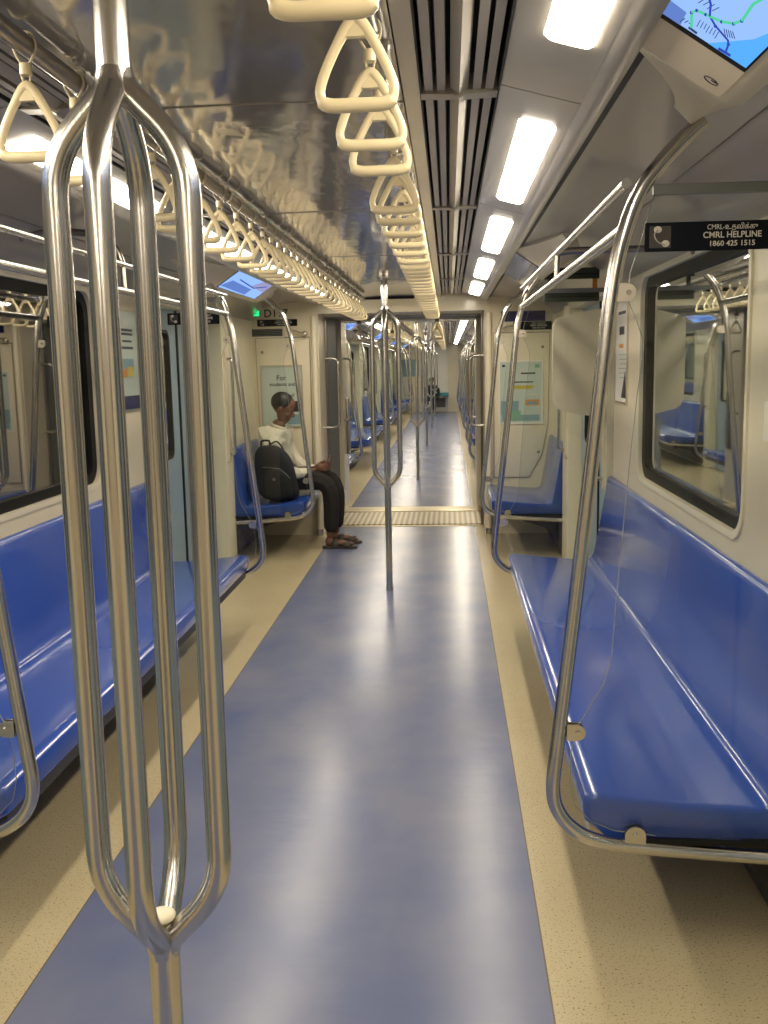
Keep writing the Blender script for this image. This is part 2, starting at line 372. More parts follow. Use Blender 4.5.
def door_bay(c, s):
    """recessed double door of a door bay centred at c"""
    door_n[0] += 1
    root = bpy.data.objects.new('door_%d' % door_n[0], None); COL.objects.link(root); root.location = (s * 1.40, c, 0); root['kind'] = 'structure'
    for k, (a, b) in enumerate(((c - 0.86, c - 0.004), (c + 0.004, c + 0.86))):
        wa, wb = a + 0.17, b - 0.17
        g = G(); hole = rrect(wa, wb, 0.92, 1.74, 0.07); holed_wall(g, a, b, 0.01, 1.885, [hole], 1.385, 0.03)
        g.box(1.385, 1.41, a, a + 0.002, 0.01, 1.885); g.box(1.385, 1.41, b - 0.002, b, 0.01, 1.885); g.mirror(s)
        lf = obj('door_leaf', g, 'door', root, fixn=False)
        g = G(); ring_plate(g, hole, rrect(wa + 0.02, wb - 0.02, 0.94, 1.72, 0.05), lambda u, v, w_: (w_, u, v), 1.380, 1.41); g.mirror(s); obj('window_gasket', g, 'rubber', lf)
        g = G().prism(rrect(wa + 0.01, wb - 0.01, 0.93, 1.73, 0.06), lambda u, v, w_: (w_, u, v), 1.398, 1.403); g.mirror(s); obj('door_glass', g, 'glass_win', lf)
    g = G().box(1.375, 1.395, c - 0.012, c + 0.012, 0.01, 1.885); g.mirror(s); obj('centre_seal', g, 'rubber', root)
    g = G().box(1.30, 1.42, c - 0.90, c + 0.90, 0.0, 0.012); g.mirror(s); obj('door_sill', g, 'alu', root)
    # header and pillars
    g = G().prism([(1.30, 1.87), (1.43, 1.87), (1.43, 2.0), (1.25, 2.0), (1.27, 1.93)], lambda u, v, w_: (u, w_, v), c - 0.92, c + 0.92); g.mirror(s); obj('door_header', g, 'cream', root, bevel=0.004)
    g = G().box(1.40, 1.45, c - 0.95, c + 0.95, 0, 2.0); g.mirror(s)
    for e in (-1, 1):
        a = c + e * 0.87; b = c + e * 1.04
        g = G().prism([(1.285, a), (1.265, b), (WX, b), (1.45, b), (1.45, a)], lambda u, v, w_: (u, v, w_), 0.0, 1.90); g.mirror(s)
        p = obj('door_pillar', g, 'cream_white', root, bevel=0.004)
        # vertical grab handle standing in a shallow housing on the pillar
        y = c + e * 0.93
        g = G().prism(rrect(-0.034 + y, 0.034 + y, 0.78, 1.62, 0.03), lambda u, v, w_: (w_, u, v), 1.262, 1.283); g.mirror(s); obj('handle_housing', g, 'cream', p, bevel=0.003)
        g = G().tube(rpath([(1.275, y, 0.84), (1.225, y, 0.84), (1.225, y, 1.56), (1.275, y, 1.56)], 0.05), 0.012); g.mirror(s); obj('grab_handle', g, 'steel', p)
    return root
def build_side(s):
    wall_piece(YB, D1[0] - HW, s, [(-2.2, -0.55)])
    win = window(-2.2, -0.55, s)
    for a, b in BENCH1:
        wall_piece(a, b, s, [(3.03, 4.69)]); window(3.03, 4.69, s)
    wall_piece(D1[1] + HW, E1 + 0.05, s, [])
    wall_piece(E2 - 0.05, D2[0] - HW, s, [])
    for a, b in BENCH2:
        m = (a + b) / 2; wall_piece(a, b, s, [(m - 0.83, m + 0.83)]); window(m - 0.83, m + 0.83, s)
    wall_piece(D2[-1] + HW, YF, s, [])
    for c in D1 + D2: door_bay(c, s)
for s in (1, -1): build_side(s)

# ------------------------------------------------------------------ ceiling
U = 1.55                       # length of one ceiling module
def ceiling_pieces(y0, y1, first):
    seams = []; y = first
    while y > y0: y -= U
    y += U
    cuts = [y0]
    while y < y1 - 0.05: cuts.append(y); y += U
    cuts.append(y1)
    g = G()
    for a, b in zip(cuts, cuts[1:]):   # lacquered middle panels with a narrow joint strip between them
        sec = [(-0.315, 2.060), (-0.20, 2.066), (0, 2.068), (0.20, 2.066), (0.315, 2.060), (0.315, 2.09), (-0.315, 2.09)]
        g.prism(sec, lambda u, v, w_: (u, w_, v), a + 0.045, b - 0.003)
        g.prism(sec, lambda u, v, w_: (u, w_, v + 0.003), a + 0.003, a + 0.040)
    struct('ceiling_middle', g, 'gloss')
    g = G()
    for s in (1, -1):
        g2 = G().box(0.318, 0.352, y0, y1, 2.060, 2.10); g2.mirror(s); g.add(g2.v, g2.f)
    struct('ceiling_strip', g, 'strip')
    g = G()
    for s in (1, -1):                  # outer edge band, dark groove and cove
        g2 = G().prism([(0.688, 2.0295), (0.705, 2.021), (0.725, 2.017), (0.738, 2.020), (0.742, 2.030), (0.742, 2.09), (0.688, 2.09)], lambda u, v, w_: (u, w_, v), y0, y1); g2.mirror(s); g.add(g2.v, g2.f)
    struct('ceiling_edge', g, 'grey_panel')
    g = G()
    for s in (1, -1):
        g2 = G().box(0.7422, 0.7680, y0, y1, 2.044, 2.10); g2.mirror(s); g.add(g2.v, g2.f)  # dark strip painted in for the shade inside the groove
    struct('ceiling_groove_shade', g, 'dark')
    g = G().box(-1.45, 1.45, y0, y1, 2.15, 2.20); struct('ceiling_void', g, 'dark')
    for s in (1, -1):
        g = G()
        cv = [(0.7685, 2.052), (0.95, 2.042), (1.10, 2.022), (1.20, 1.995), (1.262, 1.955), (1.292, 1.915), (WX, 1.89)]
        pts = cv + [(1.34, 1.89), (1.34, 2.12), (0.7685, 2.12)]
        g.prism(pts, lambda u, v, w_: (u, w_, v), y0, y1); g.mirror(s)
        o = struct('ceiling_cove_' + SIDE[s], g, 'grey_panel')
        g = G(); 
        g.prism([(1.085, 2.020), (1.095, 2.018), (1.097, 2.030), (1.087, 2.032)], lambda u, v, w_: (u, w_, v), y0, y1); g.mirror(s); obj('cove_joint', g, 'vent_band', o)
ceiling_pieces(YB, E1 + 0.02, 2.20)
ceiling_pieces(E2 - 0.02, YF, 12.3)

def vent(y0, s):
    t = thing('air_vent', '', 'air vent', (s * 0.435, y0 + U / 2, 2.06))
    g = G()
    for x0 in (0.352, 0.515): g.box(x0, x0 + 0.004, y0 + 0.002, y0 + U - 0.002, 2.062, 2.13)
    g.box(0.352, 0.519, y0 + 0.002, y0 + U - 0.002, 2.128, 2.132); g.mirror(s); obj('vent_housing', g, 'dark', t)
    for x in (0.372, 0.398, 0.472, 0.498):
        g = G().prism([(x - 0.009, 2.066), (x + 0.008, 2.066), (x + 0.010, 2.115), (x + 0.002, 2.115)], lambda u, v, w_: (u, w_, v), y0 + 0.03, y0 + U - 0.001); g.mirror(s); obj('vent_blade', g, 'blade', t)
    g = G().prism([(0.416, 2.070), (0.435, 2.056), (0.454, 2.070), (0.454, 2.11), (0.416, 2.11)], lambda u, v, w_: (u, w_, v), y0 + 0.001, y0 + U - 0.001); g.mirror(s); obj('centre_blade', g, 'vent_band', t)
    g = G().prism([(0.354, 2.060), (0.421, 2.058), (0.435, 2.049), (0.449, 2.058), (0.515, 2.060), (0.515, 2.10), (0.354, 2.10)], lambda u, v, w_: (u, w_, v), y0 - 0.0, y0 + 0.046); g.mirror(s); obj('cross_band', g, 'vent_band', t)
    return t
def light(y0, s, shift=0.0):
    t = thing('ceiling_light', '', 'ceiling light', (s * 0.63, y0 + U / 2, 2.05))
    ax = lambda u: 2.074 - (u - 0.52) * 0.27           # slightly tilted panel
    ly0, ly1 = y0 + 0.225 + shift, y0 + 1.345 + shift
    hole = rrect(0.576, 0.664, ly0, ly1, 0.020, 4)
    bm = bmesh.new(); es = []
    for lp in ([(0.522, y0 + 0.003), (0.688, y0 + 0.003), (0.688, y0 + U - 0.003), (0.522, y0 + U - 0.003)], hole):
        vs = [bm.verts.new((a, b, ax(a))) for a, b in lp]; es += [bm.edges.new((vs[i], vs[(i + 1) % len(vs)])) for i in range(len(vs))]
    bmesh.ops.triangle_fill(bm, use_beauty=True, edges=es, normal=(0, 0, 1)); ix = {v: i for i, v in enumerate(bm.verts)}
    g = G().add([tuple(v.co) for v in bm.verts], [tuple(ix[v] for v in f.verts) for f in bm.faces]); bm.free()
    n = len(hole); g.add([(a, b, ax(a)) for a, b in hole] + [(a, b, ax(a) + 0.02) for a, b in hole], [(i, (i + 1) % n, n + (i + 1) % n, n + i) for i in range(n)])
    for e in ([(0.522, y0 + 0.003), (0.522, y0 + U - 0.003)], [(0.688, y0 + 0.003), (0.688, y0 + U - 0.003)], [(0.522, y0 + 0.003), (0.688, y0 + 0.003)], [(0.522, y0 + U - 0.003), (0.688, y0 + U - 0.003)]):
        (a, b), (c, d) = e; g.add([(a, b, ax(a)), (c, d, ax(c)), (c, d, ax(c) + 0.04), (a, b, ax(a) + 0.04)], [(0, 1, 2, 3)])
    g.mirror(s); obj('light_panel', g, 'grey_panel', t, fixn=False)
    g = G(); inn = rrect(0.577, 0.663, ly0 + 0.001, ly1 - 0.001, 0.019, 4); low = rrect(0.583, 0.657, ly0 + 0.01, ly1 - 0.01, 0.015, 4); n = len(inn)
    vs = [(a, b, ax(a) + 0.001) for a, b in inn] + [(a, b, ax(a) - 0.006) for a, b in low]
    g.add(vs, [(i, (i + 1) % n, n + (i + 1) % n, n + i) for i in range(n)] + [tuple(range(n, 2 * n))], False); g.mirror(s)
    obj('lamp_lens', g, 'lamp', t, label='glowing warm white lens')
    return t
def module_starts(y0, y1, first):
    y = first
    while y - U > y0 - 0.1: y -= U
    out = []
    while y + U < y1 + 0.02: out.append(y); y += U
    return out
for s in (1, -1):
    v0 = l0 = None; near = module_starts(YB, E1, 2.18)
    for k, y in enumerate(near):
        if y < -1.1: pass
        v = vent(y, s) if v0 is None else dup(v0, (0, y - ybase, 0))
        if v0 is None: v0 = v; ybase = y
        n = ORD[k]
        v['label'] = 'dark slatted air vent in this car\'s ceiling, %s side, %s from the camera end' % (SIDE[s], n); v['group'] = 'slatted ceiling air vents'
    near = module_starts(YB, E1, 2.18)
    for k, y in enumerate(near):
        l = light(y, s, -0.14) if abs(y - 0.63) < 0.05 else light(y, s) if l0 is None else dup(l0, (0, y - lbase, 0))
        if l0 is None: l0 = l; lbase = y
        l['label'] = 'glowing ceiling light in this car, %s side, %s from the camera end' % (SIDE[s], ORD[k]); l['group'] = 'ceiling lights'
    for k, y in enumerate(module_starts(E2, YF, 10.75)):
        v = dup(v0, (0, y - ybase, 0)); v['label'] = 'slatted air vent in the far car\'s ceiling, %s side, %s beyond the gangway' % (SIDE[s], ORD[k])
        l = dup(l0, (0, y - lbase, 0)); l['label'] = 'glowing ceiling light in the far car, %s side, %s beyond the gangway' % (SIDE[s], ORD[k])

# ------------------------------------------------------------------ bulkheads around the gangway
def bulkhead(y0, y1, name, w=0.72):
    out = [(-1.36, 0), (-1.36, 2.15), (1.36, 2.15), (1.36, 0), (w, 0), (w, 1.94), (-w, 1.94), (-w, 0)]
    g = G().prism(out, lambda u, v, w_: (u, w_, v), y0, y1); return struct(name, g, 'cream', fixn=True)
b1 = bulkhead(E1, G0, 'wall_gangway_near'); b2 = bulkhead(G1, E2, 'wall_gangway_far', 0.69)
g = G().box(-1.42, 1.42, YF, YF + 0.1, 0, 2.15); struct('wall_far_end', g, 'cream')
g = G().box(-1.42, 1.42, YB - 0.1, YB, 0, 2.15); struct('wall_light_enclosure', g, 'cream')  # unseen plain wall, added to enclose the light behind the camera
# metal edging of the opening
for yy, bb in ((E1, b1), (E2, b2)):
    pass
g = G().tube(rpath([(-0.715, G0 - 0.02, 0.0), (-0.715, G0 - 0.02, 1.94), (0.715, G0 - 0.02, 1.94), (0.715, G0 - 0.02, 0.0)], 0.02), 0.018, 8); struct('trim_5', g, 'steel_dk')
g = G().box(-0.72, 0.72, G0 - 0.05, G0 + 0.0, 1.935, 1.995); struct('trim_6', g, 'alu')
g = G().prism(rrect(-0.52, 0.12, 2.05, 2.10, 0.006), XZ(E1), -0.012, 0.0); tag(obj('display_slot', g, 'black', base=(-0.2, E1, 2.05)), 'narrow black display strip above the gangway opening', 'display')

# end wall doors (cabinet panels) with posters
def end_panel(s):
    t = thing('equipment_cabinet', 'cream cabinet door on the end wall %s of the gangway' % SIDE[s], 'cabinet door', (s * 1.03, E1, 0.45), 'cabinet doors beside the gangway')
    poly = [(0.80, 0.50), (1.10, 0.50), (1.21, 0.70), (1.26, 0.95), (1.27, 1.74), (0.80, 1.74)]
    cx = sum(p[0] for p in poly) / 6; cz = sum(p[1] for p in poly) / 6
    g = G().prism([(u * 1.0 + (u - cx) * 0.025, v + (v - cz) * 0.012) for u, v in poly], XZ(E1), -0.004, 0); g.mirror(s); obj('dark_gap', g, 'steel_dk', t)
    g = G().prism(poly, XZ(E1), -0.012, -0.004); g.mirror(s); obj('door_panel', g, 'cream', t, bevel=0.003)
    for x, z in ((1.215, 1.62), (1.18, 0.72)):
        g = G().ball((x, E1 - 0.012, z), 0.013, 0.007, 0.013); g.mirror(s); obj('lock', g, 'steel_dk', t)
    return t
end_panel(1); end_panel(-1)
def poster(s):
    x0, x1 = (0.850, 1.205); z0, z1 = (0.975, 1.495)
    lab = 'framed poster with green and yellow artwork on the right end wall' if s > 0 else 'framed pale blue poster behind the seated person, worded For students and'
    t = thing('poster', lab, 'poster', (s * 1.05, E1 - 0.012, z0))
    y = E1 - 0.0125
    if s < 0: x0, x1 = -1.225, -0.878
    g = G(); ring_plate(g, [(x0 - .012, z0 - .012), (x1 + .012, z0 - .012), (x1 + .012, z1 + .012), (x0 - .012, z1 + .012)], [(x0, z0), (x1, z0), (x1, z1), (x0, z1)], XZ(y), -0.010, 0); obj('frame', g, 'alu' if s < 0 else 'white', t)
    g = G().box(x0, x1, y - 0.004, y, z0, z1); sh = obj('sheet', g, 'poster', t)
    def q(u0, u1, v0, v1, m, n='artwork', dy=0.001):
        g = G().prism(rrect(x0 + (x1 - x0) * u0, x0 + (x1 - x0) * u1, z0 + (z1 - z0) * v0, z0 + (z1 - z0) * v1, 0.004, 3), XZ(y - 0.004), -dy, 0); obj(n, g, m, sh)
    if s > 0:
        q(0.05, 0.95, 0.03, 0.13, 'poster_teal', dy=0.0006); q(0.02, 0.45, 0.13, 0.36, 'poster_teal'); q(0.28, 0.5, 0.03, 0.2, 'poster_green', dy=0.002)
        for k in range(5): q(0.30 + 0.01 * k, 0.85 - 0.02 * k, 0.60 - 0.012 * k, 0.613 - 0.012 * k, 'poster_yellow')
        q(0.5, 0.85, 0.80, 0.825, 'ink', 'wording'); q(0.3, 0.8, 0.66, 0.68, 'ink', 'wording'); q(0.62, 0.95, 0.28, 0.38, 'poster_orange'); q(0.65, 0.9, 0.30, 0.35, 'poster_teal', dy=0.002)
        q(0.62, 0.9, 0.45, 0.475, 'print_grey', 'wording'); q(0.05, 0.12, 0.92, 0.96, 'ink', 'wording'); q(0.84, 0.95, 0.90, 0.96, 'poster_green')
    else:
        text_obj('wording', 'For', 0.062, 'ink', sh, (x0 + 0.17, y - 0.0045, z0 + 0.42), (1, 0, 0), (0, 0, 1), bold=True)
        text_obj('wording', 'students and', 0.045, 'ink', sh, (x0 + 0.18, y - 0.0045, z0 + 0.365), (1, 0, 0), (0, 0, 1), bold=True)
        text_obj('wording', 'of', 0.04, 'ink', sh, (x0 + 0.265, y - 0.0045, z0 + 0.27), (1, 0, 0), (0, 0, 1), bold=True)
        q(0.62, 0.98, 0.03, 0.2, 'poster_teal'); q(0.66, 0.9, 0.33, 0.42, 'ink'); q(0.75, 0.95, 0.24, 0.33, 'ink')
poster(1); poster(-1)
# signs on the end wall
def flat_sign(name, x0, x1, z0, z1, m, label, cat, y=E1, th=0.006, r=0.004):
    o = obj(name, G().prism(rrect(x0, x1, z0, z1, r, 3), XZ(y), -th, 0), m, base=((x0 + x1) / 2, y, z0)); return tag(o, label, cat)
def helpline(parent, x0, x1, zc, h, y, s, spread=1.0):
    """phone pictogram, Tamil line, helpline name and number"""
    x = x0 + (x1 - x0) * 0.115; sq = h * 0.38
    g = G().prism(rrect(x - sq, x + sq, zc - sq, zc + sq, h * 0.03, 3), XZ(y), -0.0006, 0); ic = obj('phone_square', g, 'near_black', parent)
    g = G(); a = [(x - sq * .28, zc + sq * .68), (x - sq * .55, zc + sq * .25), (x - sq * .38, zc - sq * .25), (x + sq * .08, zc - sq * .62), (x + sq * .5, zc - sq * .66)]
    g.tube(catmull([(u, y - 0.0012, v) for u, v in a], 4), sq * .27, 8, flat=0.2)
    for (u, v) in ((a[0][0] + sq * .05, a[0][1]), (a[-1][0], a[-1][1] + sq * .05)): g.ball((u, y - 0.0012, v), sq * .38, 0.0014, sq * .32, 10, 6)
    obj('handset_pictogram', g, 'print_grey', ic)
    W = x1 - x0; xc = x0 + W * 0.655
    text_obj('wording', 'CMRL-உதவிக்கு', h * 0.25, 'print_grey', parent, (xc, y - 0.0008, zc + h * 0.295), (1, 0, 0), (0, 0, 1), width=W * 0.375)
    text_obj('wording', 'CMRL HELPLINE', h * 0.30, 'print_grey', parent, (xc, y - 0.0008, zc + h * 0.02), (1, 0, 0), (0, 0, 1), bold=True, width=W * 0.435)
    text_obj('wording', '1860 425 1515', h * 0.26, 'print_grey', parent, (xc, y - 0.0008, zc - h * 0.28), (1, 0, 0), (0, 0, 1), bold=True, width=W * 0.335)
o = flat_sign('helpline_sign', 0.965, 1.29, 1.765, 1.835, 'black', 'small black helpline sign on the right end wall above the cabinet door', 'sign'); o0 = o
# rebuild children in world space: parent sits at its base
helpline(o, 0.965, 1.29, 1.800, 0.068, E1 - 0.006, 1)
flat_sign('navy_sign', 0.86, 1.235, 1.838, 1.925, 'navy', 'navy blue sign on the right end wall above the black helpline sign', 'sign')
o = flat_sign('helpline_sign', -1.25, -0.90, 1.842, 1.900, 'black', 'small black helpline sign on the left end wall under the number', 'sign'); helpline(o, -1.25, -0.90, 1.871, 0.056, E1 - 0.006, 1)
vt = thing('wall_vent', 'dark rectangular vent grille on the left end wall', 'vent', (-1.2, E1, 1.70))
obj('vent_frame', ring_plate(G(), rrect(-1.395, -1.015, 1.745, 1.832, 0.01), rrect(-1.38, -1.03, 1.757, 1.820, 0.006), XZ(E1), -0.010, 0), 'pad', vt)
obj('vent_back', G().box(-1.381, -1.029, E1 - 0.003, E1, 1.756, 1.821), 'dark', vt)
for k in range(4): obj('vent_slat', G().box(-1.38, -1.03, E1 - 0.009, E1 - 0.003, 1.764 + 0.015 * k, 1.769 + 0.015 * k), 'bellows', vt)
num = text_obj('car_number', 'D117', 0.095, 'ink', None, (-1.085, E1 - 0.001, 1.950), (1, 0, 0), (0, 0, 1), bold=True)
tag(num, 'black car number D117 lettered on the end wall above the seated person', 'lettering')
gs = thing('exit_light', 'small glowing green indicator high on the left end wall', 'indicator light', (-1.29, E1, 1.88))
obj('lamp_case', G().prism(rrect(-1.305, -1.220, 1.925, 1.985, 0.006, 3), XZ(E1), -0.008, 0), 'bellows', gs)
g = G()
for a in (0, 1):
    for b in (0, 1): g.box(-1.298 + 0.037 * a, -1.266 + 0.037 * a, E1 - 0.010, E1 - 0.008, 1.932 + 0.025 * b, 1.953 + 0.025 * b)
obj('green_lamp', g, 'green_led', gs)
for s in (1, -1):   # coat-hook like handle on each end wall
    t = thing('wall_hook', 'round metal knob with arm on the %s end wall by the gangway corner' % SIDE[s], 'knob', (s * 0.86, E1, 1.77), 'knobs on the end wall')
    g = G().tube([(0.83, E1, 1.77), (0.83, E1 - 0.05, 1.77)], 0.010, 10); g.ball((0.83, E1 - 0.06, 1.77), 0.024, 0.018, 0.024); g.mirror(s); obj('knob', g, 'alu', t)
    g = G().tube([(0.83, E1 - 0.045, 1.77), (0.93, E1 - 0.045, 1.80), (1.0, E1, 1.80)], 0.008, 8); g.mirror(s); obj('arm', g, 'alu', t)
# corner pillar leg at the right of the opening
for s in (1, -1):
    t = thing('corner_post', 'white rounded corner post with metal foot, %s of the gangway opening' % SIDE[s], 'post', (s * 0.752, E1 - 0.03, 0), 'corner posts at the gangway')
    g = G().tube([(0.752, E1 - 0.028, 0.055), (0.752, E1 - 0.028, 1.92)], 0.026, 14); g.mirror(s); obj('post', g, 'cream_white', t)
    g = G().tube([(0.752, E1 - 0.028, 0.0), (0.752, E1 - 0.028, 0.055)], 0.030, 14); g.mirror(s); obj('foot', g, 'steel', t)
def gang_handle(s, y, label):
    g = G().tube(rpath([(0.72, y, 1.56), (0.60, y, 1.56), (0.60, y, 0.93), (0.72, y, 0.93)], 0.07), 0.013, 10); g.mirror(s)
    tag(obj('grab_bar', g, 'steel', base=(s * 0.66, y, 0.93)), label, 'grab handle', 'D handles on the gangway jambs')
for s in (1, -1):
    gang_handle(s, G0 - 0.07, 'D shaped steel handle on the near gangway jamb, %s side' % SIDE[s]); gang_handle(s, G1 + 0.08, 'D shaped steel handle on the far gangway jamb, %s side' % SIDE[s])
t = thing('extinguisher_box', 'tall narrow dark box on the left far gangway jamb', 'box', (-0.71, G1 + 0.36, 0.55))
obj('box_body', G().box(-0.69, -0.662, G1 + 0.28, G1 + 0.44, 0.55, 1.15), 'steel_dk', t, bevel=0.006); obj('box_latch', G().box(-0.662, -0.654, G1 + 0.30, G1 + 0.33, 0.85, 0.93), 'steel', t)

# ------------------------------------------------------------------ benches
def seat_profile():
    return [(0.748, 0.362), (0.734, 0.372), (0.729, 0.400), (0.729, 0.424), (0.734, 0.438), (0.748, 0.446), (0.775, 0.446), (0.85, 0.436), (0.95, 0.425), (1.05, 0.417), (1.13, 0.413), (1.165, 0.415),
            (1.182, 0.423), (1.193, 0.440), (1.200, 0.465), (1.212, 0.53), (1.228, 0.62), (1.244, 0.72), (1.258, 0.81), (1.264, 0.85), (1.270, 0.866), (1.280, 0.874), (1.290, 0.874), (1.296, 0.868), (1.297, 0.325), (0.79, 0.330)]
def bench(y0, y1, s, label, group=None):
    t = thing('bench', label, 'bench', (s * 1.0, (y0 + y1) / 2, 0.0), group)
    P = seat_profile(); cxy = (1.05, 0.42)
    rings = [(y0 + 0.035, 0.985), (y0 + 0.026, 0.993), (y0 + 0.03, 1.0)]
    L_ = []
    def ringpts(y, inset):   # ends roll over with a small radius: shrink towards the inside
        out = []
        for i, (u, v) in enumerate(P):
            if i == len(P) - 1: out.append((u, y, v)); continue
            a = P[i - 1] if i else P[-1]; b = P[(i + 1) % len(P)]; dx, dz = b[0] - a[0], b[1] - a[1]; l = math.hypot(dx, dz) or 1
            nx, nz = dz / l, -dx / l     # inward normal of this clockwise outline
            out.append((min(u + nx * inset, 1.297), y, v + nz * inset))
        return out
    R = 0.018; seq = []
    for k in range(5):
        a = k / 4 * PI / 2; seq.append((y0 + 0.02 + R * (1 - math.sin(a)), R * (1 - math.cos(a)) if False else R * (1 - math.sin(a))))
    seq = [(y0 + 0.02 + R * (1 - math.cos(k / 4 * PI / 2)), R * (1 - math.sin(k / 4 * PI / 2))) for k in range(5)]
    ys = seq + [(y0 + y1 - a, b) for a, b in seq[::-1]]
    g = G(); n = len(P); vs = []
    for a, b in ys: vs += ringpts(a, b)
    fs = [(i * n + k, i * n + (k + 1) % n, (i + 1) * n + (k + 1) % n, (i + 1) * n + k) for i in range(len(ys) - 1) for k in range(n)]
    g.add(vs, fs, True); g.add(vs[:n], [tuple(range(n))]); g.add(vs[-n:], [tuple(range(n))[::-1]])
    g.mirror(s); obj('seat_shell', g, 'blue', t, label='glossy blue moulded seat and backrest')
    g = G().box(0.748, 0.79, y0 + 0.05, y1 - 0.05, 0.322, 0.362); g.mirror(s); obj('seat_rail', g, 'alu' if s > 0 else 'near_black', t, label='pale metal rail under the front lip' if s > 0 else 'rail under the front lip, coloured dark for the shade there')  # left rail coloured near black in place of the lip's shade
    nb = max(2, round((y1 - y0) / 0.9))
    for k in range(nb):
        y = y0 + 0.25 + (y1 - y0 - 0.5) * k / (nb - 1)
        g = G().prism([(0.80, 0.328), (0.80, 0.31), (1.15, 0.20), (1.25, 0.10), (1.25, 0.328)], lambda u, v, w_: (u, w_, v), y - 0.02, y + 0.02); g.mirror(s); obj('seat_bracket', g, 'near_black', t)
    g = G().box(1.25, 1.297, y0 + 0.03, y1 - 0.03, 0.04, 0.322); g.mirror(s); obj('shade_kick_box', g, 'near_black', t)  # thin dark box added to stand in for the shadow under the bench
    return t
# ------------------------------------------------------------------ hoop stanchion with glass draught screen
HOOP = [(0.968, 2.012), (0.945, 1.993), (0.912, 1.962), (0.874, 1.921), (0.836, 1.870), (0.803, 1.785), (0.776, 1.655), (0.741, 1.32), (0.701, 0.939), (0.664, 0.60), (0.652, 0.47), (0.668, 0.405), (0.712, 0.358), (0.770, 0.333), (0.840, 0.322), (1.05, 0.305), (1.30, 0.290)]
def hoop(y, s, label, group, sign=False, bar=True):
    t = thing('glass_draught_screen', label, 'draught screen', (s * 0.95, y, 0.29), group)
    pts = catmull([(u, y, v) for u, v in HOOP], 5)
    g = G().tube(pts, 0.0175, 16); g.mirror(s); obj('steel_hoop', g, 'steel', t)
    gl = [(1.285, 0.335), (0.90, 0.350), (0.80, 0.362), (0.745, 0.385), (0.705, 0.425), (0.692, 0.48), (0.694, 0.56), (0.706, 0.62), (0.730, 0.665), (0.770, 0.735), (0.788, 0.81), (0.797, 0.95), (0.822, 1.27), (0.836, 1.42), (0.846, 1.50), (0.846, 1.545), (0.832, 1.585),
          (0.812, 1.63), (0.815, 1.69), (0.838, 1.76), (0.866, 1.862), (1.285, 1.862)]
    g = G().prism(gl, XZ(y), -0.004, 0.004); g.mirror(s); gp = obj('glass_panel', g, 'glass_clear', t, label='clear glass panel')
    g = G().tube([(u, y, v) for u, v in catmull([(a, b, 0) for a, b in gl[:-1]], 3) for u, v in [(u, v)]] if False else [(a, y, b) for a, b in gl[1:-1]], 0.0011, 6); g.mirror(s); obj('glass_edge', g, 'edge', gp)
    if bar: g = G().box(0.862, 1.29, y - 0.009, y + 0.009, 1.858, 1.880); g.mirror(s); obj('top_bar', g, 'bellows', t, label='dark bar along the top of the glass')
    g = G().box(0.86, 1.288, y - 0.007, y + 0.007, 0.328, 0.342); g.mirror(s); obj('bottom_seal', g, 'rubber', t)
    for (x, z, dx, dz) in ((0.802, 1.648, 1, 0), (0.701, 0.615, 1, 0), (0.850, 0.350, 0, 1)):
        g = G()
        for w0, w1 in ((-0.012, -0.0045), (0.0045, 0.012)):
            pl = [(x + (-0.016 if dx else 0.030 * math.cos(a)) if False else x, z) for a in (0,)]
            if dx: poly = [(x - 0.018, z - 0.020)] + [(x + 0.006 + 0.020 * math.cos(math.radians(a)), z + 0.020 * math.sin(math.radians(a))) for a in range(-90, 91, 15)] + [(x - 0.018, z + 0.020)]
            else: poly = [(x + 0.025, z - 0.022)] + [(x + 0.025 * math.cos(math.radians(a)), z + 0.004 + 0.023 * math.sin(math.radians(a))) for a in range(0, 181, 15)] + [(x - 0.025, z - 0.022)]
            g.prism(poly, XZ(y), w0, w1)
        g.mirror(s); c = obj('glass_clamp', g, 'alu' if z > 1 else 'steel', t)  # upper clamp gets the creamier metal colour for the light it reflects
        g = G().tube([(x + 0.008 * dx, y - 0.018, z + 0.006 * dz), (x + 0.008 * dx, y + 0.018, z + 0.006 * dz)], 0.006, 8); g.mirror(s); obj('clamp_screw', g, 'steel', c)
    if sign:
        a, b = (0.845, 1.135) if s > 0 else (-1.135, -0.845)
        g = G().prism(rrect(a, b, 1.735, 1.798, 0.004, 3), XZ(y), -0.0065, -0.0042)
        sg = obj('helpline_sign', g, 'black', t, label='black helpline sign with white phone and wording')
        helpline(sg, a, b, 1.7665, 0.062, y - 0.0067, s)
    return t
def rails(y0, y1, s, label):
    t = thing('overhead_handrail', label, 'handrail', (s * 0.805, (y0 + y1) / 2, 1.79), 'double handrails above the benches')
    for z, r in ((1.887, 0.0115), (1.788, 0.0145)):
        g = G().tube([(0.806 if z > 1.8 else 0.803, y0 + 0.012, z), (0.806 if z > 1.8 else 0.803, y1 - 0.012, z)], r, 12); g.mirror(s); obj('rail_tube', g, 'steel', t)
    m = y0 + (y1 - y0) * 0.45
    g = G().tube([(0.803, m, 1.788), (0.806, m, 1.887)], 0.010, 10); g.mirror(s); obj('rail_link', g, 'steel', t)
    g = G().tube(catmull([(0.806, m, 1.887), (0.86, m, 1.893), (0.93, m, 1.893), (1.10, m, 1.893), (1.285, m, 1.893)] if s > 0 else [(0.806, m, 1.887), (0.835, m, 1.955), (0.90, m, 1.995), (1.0, m, 2.010), (1.10, m, 2.012), (1.18, m, 2.006)], 4), 0.013, 10); g.ball((1.288, m, 1.893) if s > 0 else (1.185, m, 2.004), 0.010, 0.026, 0.026); g.mirror(s); obj('support_arm', g, 'steel_dk', t, label='dark support arm to the wall')
    return t
proto = {}
